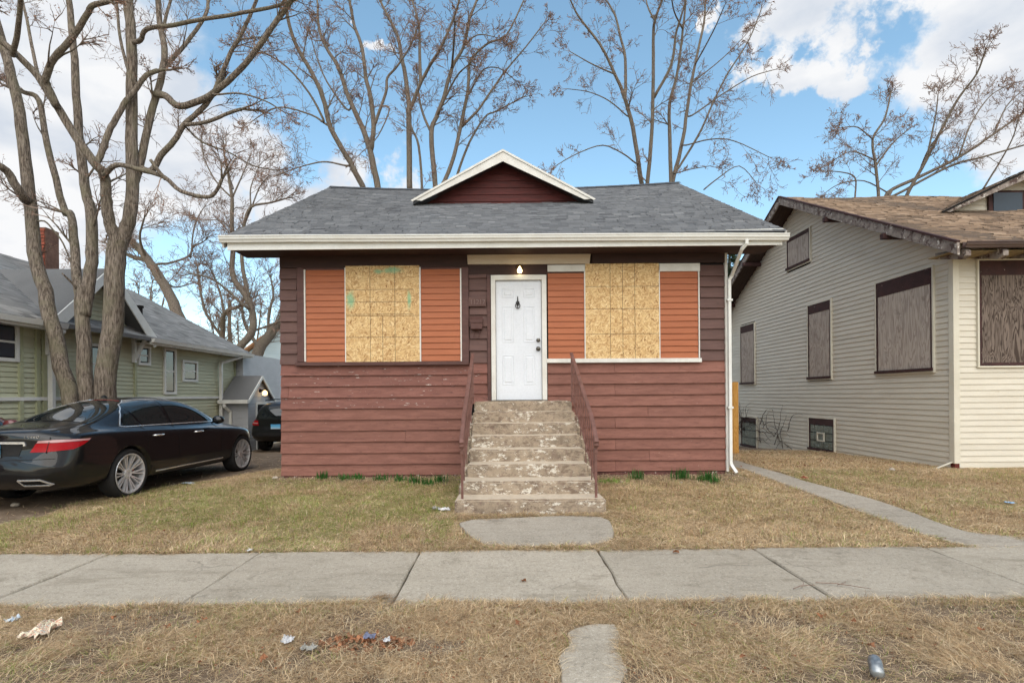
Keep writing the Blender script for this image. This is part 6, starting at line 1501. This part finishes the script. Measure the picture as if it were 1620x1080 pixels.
def tufts(n, x0, x1, y0, y1, per, rad, hmin, hmax, w, greenf):
    p = clumps(n, x0, x1, y0, y1, per, rad); return blades(len(p[0]), 0, 1, 0, 1, hmin, hmax, w, .15, greenf, lambda x, y: .9*cover(x, y)+.1, pts=p)
lawn = merge([(v, f, c) for v, f, c in [
 blades(420000, -6.2, -.6, 4.95, 9.0, .025, .06, .0034, .40, gl_left, cover, simple=True),
 blades(220000, -.6, 4.2, 4.95, 9.0, .025, .06, .0034, .6, gl_left, cover, simple=True),
 blades(290000, 4.2, 10.5, 4.95, 9.5, .025, .06, .0036, .6, gl_right, cover, simple=True),
 blades(90000, 3.85, 8.0, 9.0, 14.5, .03, .07, .005, .6, lambda x, y: .08+0*x, cover, simple=True),
 blades(40000, -6.2, -3.9, 9, 11.5, .03, .06, .004, .6, lambda x, y: .1+0*x, lambda x, y: cover(x, y)*.7, simple=True),
 ]])
lt = merge([tufts(150, -6, -.7, 5.1, 8.8, 90, .07, .05, .10, .0028, lambda x, y: .85+0*x), tufts(90, -6, 4, 5.1, 8.6, 70, .06, .05, .11, .0026, lambda x, y: .1+0*x), tufts(110, 1.2, 9, 5.1, 9.2, 70, .06, .05, .11, .0026, lambda x, y: .45*(fbm(x, y, 1, 60) > .5)+.05)])
stuff(tag(bulk('lawn_tufts', *lt[:2], M_grass, cols=lt[2]), 'taller green and straw tufts standing in the lawn', 'grass'))
stuff(tag(bulk('lawn_grass', *lawn[:2], M_grass, cols=lawn[2]), 'patchy dry and green lawn grass in front of the houses', 'grass'))
gp = lambda x, y: np.clip((fbm(x, y, 1.1, 50)-.47)*1.9, .02, .5)
park = merge([
 blades(235000, -4.0, 4.2, 2.2, 3.80, .025, .065, .0014, .72, gp, cover),
 blades(125000, -4.0, 4.2, 2.2, 3.80, .03, .075, .0012, .88, gp, lambda x, y: .12+.88*cover(x, y)),
 blades(30000, -4.6, 4.8, 3.45, 3.82, .035, .075, .0016, .4, lambda x, y: gp(x, y)+.1, cover), tufts(150, -3.6, 3.8, 2.3, 3.7, 60, .045, .04, .085, .0014, lambda x, y: .6*(fbm(x, y, 1.3, 61) > .52)+.06)])
stuff(tag(bulk('parkway_grass', *park[:2], M_grass, cols=park[2]), 'matted straw-coloured grass between the pavement and the street', 'grass'))
edge = merge([blades(26000, -6.4, 9, 4.93, 5.10, .03, .07, .003, .5, lambda x, y: .3+0*x, lambda x, y: .3+.7*(fbm(x, y, 2.5, 78) > .45), True), blades(24000, -6.4, 9, 3.66, 3.80, .03, .075, .0016, .45, lambda x, y: .2+0*x, lambda x, y: .25+.9*fbm(x, y, 2.5, 77)*(fbm(x, y, 2.5, 77) > .42), True)])
stuff(tag(bulk('edge_grass', *edge[:2], M_grass, cols=edge[2]), 'ragged grass fringe along both edges of the pavement', 'grass'))
# dead stalks and thatch litter along the foundation bed
thatch = merge([blades(16000, -3.9, 3.8, 8.1, 9.05, .03, .09, .002, .93, lambda x, y: 0*x, lambda x, y: .7+0*x), blades(7000, -.9, 1.5, 6.15, 6.45, .03, .08, .002, .9, lambda x, y: .05+0*x, lambda x, y: .9+0*x),
                blades(9000, -.9, 1.5, 5.0, 5.35, .03, .09, .002, .9, lambda x, y: .05+0*x, lambda x, y: .8+0*x), blades(5000, -9, -4, 5.2, 14, .03, .08, .003, .9, lambda x, y: 0*x, lambda x, y: .5+0*x), blades(9000, 3.9, 8, 9.4, 15, .03, .09, .003, .9, lambda x, y: 0*x, lambda x, y: .9+0*x)])
stuff(tag(bulk('straw_litter', *thatch[:2], M_grass, cols=thatch[2]), 'loose straw lying on the bare earth along the walls and drive', 'straw'))
# ---- green shoots along the front wall
M_shoot = surf('shoot_green', S(52,96,34), S(38,78,26), 6, rough=.6, bump=0)
shoots = [(512, 757, 9, 12, 'small dark green shoot clump nearest the left corner of the bungalow'), (546, 758, 9, 9, 'low green shoot clump, second from the left corner of the bungalow'), (566, 758, 8, 9, 'low green shoot clump, third from the left corner of the bungalow'), (602, 760, 12, 10, 'wide green shoot clump, fourth from the left corner of the bungalow'), (633, 761, 8, 11, 'small green shoot clump, fifth from the left corner of the bungalow'), (655, 763, 10, 12, 'green shoot clump, sixth from the left corner of the bungalow'), (676, 766, 11, 11, 'green shoot clump near the left side of the steps'), (698, 762, 9, 10, 'green shoot clump nearest the left side of the steps'),
          (1006, 757, 10, 13, 'dark green shoot clump nearest the right side of the steps'), (1077, 757, 10, 14, 'dark green shoot clump midway along the right-hand wall'), (1117, 760, 14, 14, 'broad green shoot clump near the downspout'), (1130, 763, 8, 8, 'low green shoot clump at the foot of the downspout')]
rng = random.Random(8)
for (u, v, wpx, hpx, lab) in shoots:
    c = G(u, v); s = c.y/F; mb = MB()
    for k in range(rng.randint(45, 95)):
        x = c.x+rng.gauss(0, wpx*.6*s); y = c.y+rng.gauss(0, .05); h = hpx*1.4*s*rng.uniform(.4, 1.15); a = rng.uniform(0, 6.28); l = rng.uniform(.02, .3)*h; q = Vector((math.cos(a), math.sin(a), 0)); t = Vector((-q.y, q.x, 0))*.006
        b = Vector((x, y, c.z-.02)); mi = b+Vector((0,0,h*.6))+q*l*.4; ti = b+Vector((0,0,h))+q*l
        mb.add([b-t, b+t, mi+t, mi-t, ti], [(0,1,2,3), (3,2,4)])
    o = obj('daffodil_shoots', mb, M_shoot, base=True); tag(o, lab, 'plant', 'green shoots along the front wall')
mb = MB(); c = G(965, 762)
for k in range(200):
    x = c.x+rng.gauss(0, .16); y = c.y+rng.gauss(0, .07); h = rng.uniform(.03, .09); a = rng.uniform(0, 6.28); q = Vector((math.cos(a), math.sin(a), 0)); t = Vector((-q.y, q.x, 0))*.005; b = Vector((x, y, c.z-.01)); ti = b+Vector((0,0,h))+q*h*.6
    mb.add([b-t, b+t, ti], [(0,1,2)])
tag(obj('weed_patch', mb, surf('bright_weed', S(116,150,54), S(90,128,40), 6, rough=.6, bump=0), base=True), 'bright green weeds at the right side of the steps', 'plant')
# ---- dry leaves
M_leaf = surf('dry_leaf', S(156,108,76), S(112,74,52), 14, rough=.85, bump=.3, vary=.25)
def leaf_mesh(seed):
    r = random.Random(seed); mb = MB(); n = 14; out = []
    for i in range(n):
        a = 2*PI*i/n; lobe = 1+.45*math.cos(a*5)*(.6 if i % 2 else 1)+r.uniform(-.15, .15); out.append((math.cos(a)*lobe*.6, math.sin(a)*lobe*.5, .25*math.sin(a*2+r.uniform(0, 2))+r.uniform(0, .25)))
    mb.v = [(0, 0, .0)]+out; mb.f = [(0, 1+i, 1+(i+1) % n) for i in range(n)]
    me = bpy.data.meshes.new('dry_leaf'); me.from_pydata(mb.v, [], mb.f); me.materials.append(M_leaf); return me
LEAF = [leaf_mesh(i) for i in range(5)]
def leaf(p, s, label, group, rz):
    o = bpy.data.objects.new('dry_leaf', LEAF[rng.randint(0, 4)]); COL.objects.link(o); o.location = p; o.scale = (s, s, s); o.rotation_euler = (rng.uniform(-.4, .4), rng.uniform(-.4, .4), rz); tag(o, label, 'leaf', group); WORIG[o.name] = Vector(p)
for (u, v, px, lab) in [(1069, 876, 9, 'curled brown leaf on the pavement right of the entry slab'), (828, 922, 8, 'small reddish leaf on the pavement below the steps'), (1388, 760, 0, '')]:
    if px: p = G(u, v); p.z = .02; leaf(p, px*p.y/F, lab, None, rng.uniform(0, 6))
hole = G(585, 1016)
def leaf_stuff(name, pts, label):
    mb = MB()
    for p, sc_ in pts:
        me = LEAF[rng.randint(0, 4)]; R_ = Matrix.Translation(p) @ Matrix.Rotation(rng.uniform(0, 6.3), 4, 'Z') @ Matrix.Rotation(rng.uniform(-.5, .5), 4, 'X') @ Matrix.Scale(sc_, 4)
        mb.add([R_ @ v.co for v in me.vertices], [tuple(f.vertices) for f in me.polygons])
    return stuff(tag(obj(name, mb, M_leaf, base=True), label, 'leaves'))
hp = []
for k in range(90):
    a, r = rng.uniform(0, 6.28), math.sqrt(rng.uniform(0, 1)); hp.append((Vector((hole.x+math.cos(a)*r*.27-.02, hole.y+math.sin(a)*r*.11, -.005+rng.uniform(0, .035)*(1-r))), rng.uniform(.025, .05)))
leaf_stuff('leaf_heap', hp, 'heap of dry brown leaves in a hollow of the parkway grass')
lf = []
while len(lf) < 16:
    x = rng.uniform(-2.9, 3.1); y = rng.uniform(2.85, 3.62)
    if .2 < x < .8 or abs(x-hole.x) < .4: continue
    lf.append((F*x/y, x, y))
ORD = 'first second third fourth fifth sixth seventh eighth ninth tenth eleventh twelfth thirteenth fourteenth fifteenth sixteenth'.split()
for k, (_, x, y) in enumerate(sorted(lf)):
    leaf(Vector((x, y, .025+rng.uniform(0, .02))), rng.uniform(.018, .036), ORD[k]+' dry brown leaf from the left on the parkway straw', 'leaves scattered over the parkway', rng.uniform(0, 6))
ls = []
for k in range(40):
    x = rng.uniform(-5, 8); y = rng.uniform(5.3, 8.8)
    if not hard(np.array([x]), np.array([y]))[0]: ls.append((Vector((x, y, float(gz(x, y))+.02)), rng.uniform(.015, .03)))
for k in range(110):
    x = rng.uniform(3.9, 7.8); y = rng.uniform(9.8, 14.5); ls.append((Vector((x, y, float(gz(x, y))+.02)), rng.uniform(.02, .04)))
for k in range(60):
    x = rng.uniform(-3.7, 3.7); y = rng.uniform(8.5, 9.0); ls.append((Vector((x, y, float(gz(x, y))+.01)), rng.uniform(.015, .03)))
for k in range(1500):
    x = rng.uniform(-4, 4.2); y = rng.uniform(2.4, 3.68)
    if not hard(np.array([x]), np.array([y]))[0] and fbm(np.array([x]), np.array([y]), 1.9, 70)[0] > .46: ls.append((Vector((x, y, .012+rng.uniform(0, .022))), rng.uniform(.005, .013)))
for k in range(900):
    x = rng.uniform(-5.6, 9); y = rng.uniform(5.1, 8.9)
    if fbm(np.array([x]), np.array([y]), 1.2, 71)[0] > .5 and not hard(np.array([x]), np.array([y]))[0]: ls.append((Vector((x, y, float(gz(x, y))+.012+rng.uniform(0, .02))), rng.uniform(.008, .018)))
leaf_stuff('leaf_litter', ls, 'thin scatter of small brown leaves over the lawn and between the houses')
# ---- straw tuft swept on to the pavement
c = G(600, 948); mb = MB()
for k in range(170):
    p = Vector((c.x+rng.gauss(0, .045), c.y+rng.gauss(.0, .03), .012+abs(rng.gauss(0, .012)))); a = rng.gauss(-.6, .9); L = rng.uniform(.03, .11); d = Vector((math.cos(a), math.sin(a), rng.uniform(-.1, .35))); t = Vector((-d.y, d.x, 0))*.0016
    mb.add([p-t, p+t, p+d*L], [(0,1,2)])
tag(obj('straw_clump', mb, surf('straw', S(158,128,92), S(128,100,70), 10, rough=.9, bump=0), base=True), 'clump of dead straw on the pavement beside the slab joint', 'straw')
# ---- litter
def crumple(name, u, v, wpx, dpx, h, mt, label, cat='litter', seed=0, lift=.015):
    c = G(u, v); s = c.y/F; r = random.Random(seed); n = 9; mb = MB()
    for j in range(n):
        for i in range(n):
            x, y = (i/(n-1)-.5), (j/(n-1)-.5); k = noise.noise((i*.55, j*.55, seed)); e = 1+.35*noise.noise((i*.9, j*.9, seed+5))
            mb.v.append((c.x+x*wpx*s*e+k*.01, c.y+y*dpx*s*e*1.3, c.z+lift+abs(k)*h*1.6+noise.noise((i*1.9, j*1.9, seed))*h*.4))
    for j in range(n-1):
        for i in range(n-1):
            if (i in (0, n-2) and j in (0, n-2)): continue
            mb.f.append((j*n+i, j*n+i+1, (j+1)*n+i+1, (j+1)*n+i))
    return tag(obj(name, mb, mt, base=True), label, cat)
m = Mat('newsprint'); wp = m.n('ShaderNodeTexCoord').outputs['Generated']; f = m.noise(7, 3, .5, wp); g = m.noise(30, 2, .5, wp)
M_news = m.out(m.mix(m.step(g, .58, .62), m.ramp(f, [(.35, S(222,212,188)), (.5, S(206,196,172)), (.56, S(186,116,96)), (.62, S(214,206,186)), (.75, S(120,140,150))]), S(110,104,96)), .9)
M_plastic = surf('white_plastic', S(206,206,208), S(170,168,166), 8, rough=.4, bump=.2)
M_film = surf('clear_film', S(156,154,148), S(120,116,106), 8, rough=.2, bump=.3)
crumple('newspaper_scrap', 65, 1004, 36, 40, .05, M_news, 'crumpled torn newspaper scrap in the grass at the lower left', seed=1, lift=.02)
crumple('paper_scrap', 20, 985, 15, 12, .03, surf('blue_white_paper', S(196,206,214), S(170,186,200), 9, rough=.8), 'small pale blue paper scrap near the lower left edge', seed=2)
crumple('plastic_scrap', 455, 1019, 18, 18, .03, M_plastic, 'torn white plastic scrap on the parkway grass', seed=3, lift=.025)
crumple('plastic_wrapper', 488, 1030, 26, 12, .03, M_film, 'crumpled clear wrapper right of the white plastic scrap', seed=4)
crumple('blue_wrapper', 584, 1016, 18, 8, .03, surf('blue_foil', S(112,118,142), S(84,90,112), 9, rough=.5), 'crumpled blue wrapper lying in the leaf heap', seed=5, lift=.03)
crumple('white_wrapper', 612, 1022, 10, 12, .02, M_plastic, 'small white wrapper at the right side of the leaf heap', seed=6, lift=.035)
crumple('litter_scrap', 703, 808, 18, 9, .03, M_plastic, 'pale litter scraps left of the bottom step', seed=7)
crumple('litter_scrap', 690, 806, 12, 10, .03, M_film, 'grey litter scrap just left of the bottom step litter', seed=8)
crumple('flat_wrapper', 297, 766, 20, 8, .02, surf('grey_foil', S(170,178,182), S(140,150,156), 9, rough=.4), 'flattened grey wrapper on the grass beside the sedan', seed=9)
crumple('paper_bit', 395, 873, 9, 8, .02, M_plastic, 'tiny white paper bit at the lawn edge by the pavement', seed=10)
crumple('blue_scrap', 1598, 797, 12, 10, .02, surf('pale_blue_film', S(150,180,206), S(130,160,190), 9, rough=.4), 'pale blue scrap on the grass below the cream house', seed=11)
crumple('red_scrap', 1272, 757, 8, 8, .03, surf('red_bit', S(150,70,50), S(120,56,44), 9, rough=.7), 'small red scrap on the side path', seed=12)
for (u, v, s_, lab) in [(24, 800, .05, 'pale stone on the dirt drive at the left edge'), (983, 763, .03, 'white pebble in the bed right of the steps'), (1078, 764, .028, 'white pebble under the right-hand wall'), (605, 800, .02, 'small pale pebble on the left lawn'), (1411, 744, .05, 'grey stone in the grass below the cream corner'), (435, 757, .045, 'brown stone at the left corner of the bungalow')]:
    c = G(u, v); bm = bmesh.new(); bmesh.ops.create_icosphere(bm, subdivisions=2, radius=s_)
    mb = MB()
    for q in bm.verts: q.co = q.co*(1+.35*noise.noise(q.co*30+Vector((u,0,0)))); q.co.z *= .6
    mb.v = [tuple(q.co+c+Vector((0,0,s_*.35))) for q in bm.verts]; mb.f = [tuple(q.index for q in f.verts) for f in bm.faces]; bm.free()
    tag(obj('stone', mb, surf('stone', S(176,166,152), S(140,130,118), 12, rough=.9) if 'stone' not in MATS else MATS['stone'], base=True), lab, 'stone', 'loose stones')
# drink can, lying tilted in the straw
can = tag(empty('drink_can', G(1386, 1068)), 'dented silver drink can lying in the straw at the lower right', 'can'); c = G(1386, 1068)+Vector((0, 0, .045)); ax = Vector((.35, .75, .35)).normalized()
m = Mat('can_silver'); f = m.noise(9, 3, .5); M_can = m.out(m.ramp(f, [(.4, S(160,164,166)), (.5, S(110,116,122)), (.58, S(176,176,174))]), .35, m.bump(m.noise(12, 2), .5, .01), metal=.6)
obj('can_body', MB().lathe(c, ax, [(.001,-.058),(.022,-.055),(.026,-.05),(.032,-.042),(.033,.035),(.028,.05),(.027,.055)], 20), M_can, can, smoothed=True)
obj('can_lid', MB().lathe(c, ax, [(.027,.055),(.025,.056),(.023,.050),(.001,.050)], 20), M_alloy, can)
# fallen twigs
for (u, v, L, a, lab) in [(1290, 925, .35, -.5, 'forked dark twig on the right-hand pavement edge'), (1255, 935, .2, .3, 'thin twig on the pavement near the right joint'), (885, 780, .3, .2, 'thin twig right of the bottom step')]:
    c = G(u, v); c.z += .02; d = Vector((math.cos(a), math.sin(a), .03)); mb = MB().tube([c, c+d*L*.4+Vector((0,.01,.008)), c+d*L], [.004,.0035,.002], 5).tube([c+d*L*.4, c+d*L*.6+Vector((.01,.05,.01)), c+d*L*.7+Vector((0,.1,.01))], [.003,.002,.0015], 5)
    tag(obj('fallen_twig', mb, M_twig, base=True), lab, 'twig', 'fallen twigs')
for (u, v, hh, lab) in [(704, 768, .26, 'dry stalk left of the steps near the wall'), (1160, 728, .22, 'dry stalk by the foot of the downspout')]:
    c = G(u, v); mb = MB()
    for k in range(4): q = Vector((rng.uniform(-.05,.05), rng.uniform(-.04,.04), 0)); mb.tube([c+q, c+q+Vector((rng.uniform(-.03,.03), 0, hh*.6)), c+q+Vector((rng.uniform(-.06,.06), 0, hh))], [.004,.003,.002], 4)
    tag(obj('dry_stalk', mb, M_twig, base=True), lab, 'plant', 'dry stalks')
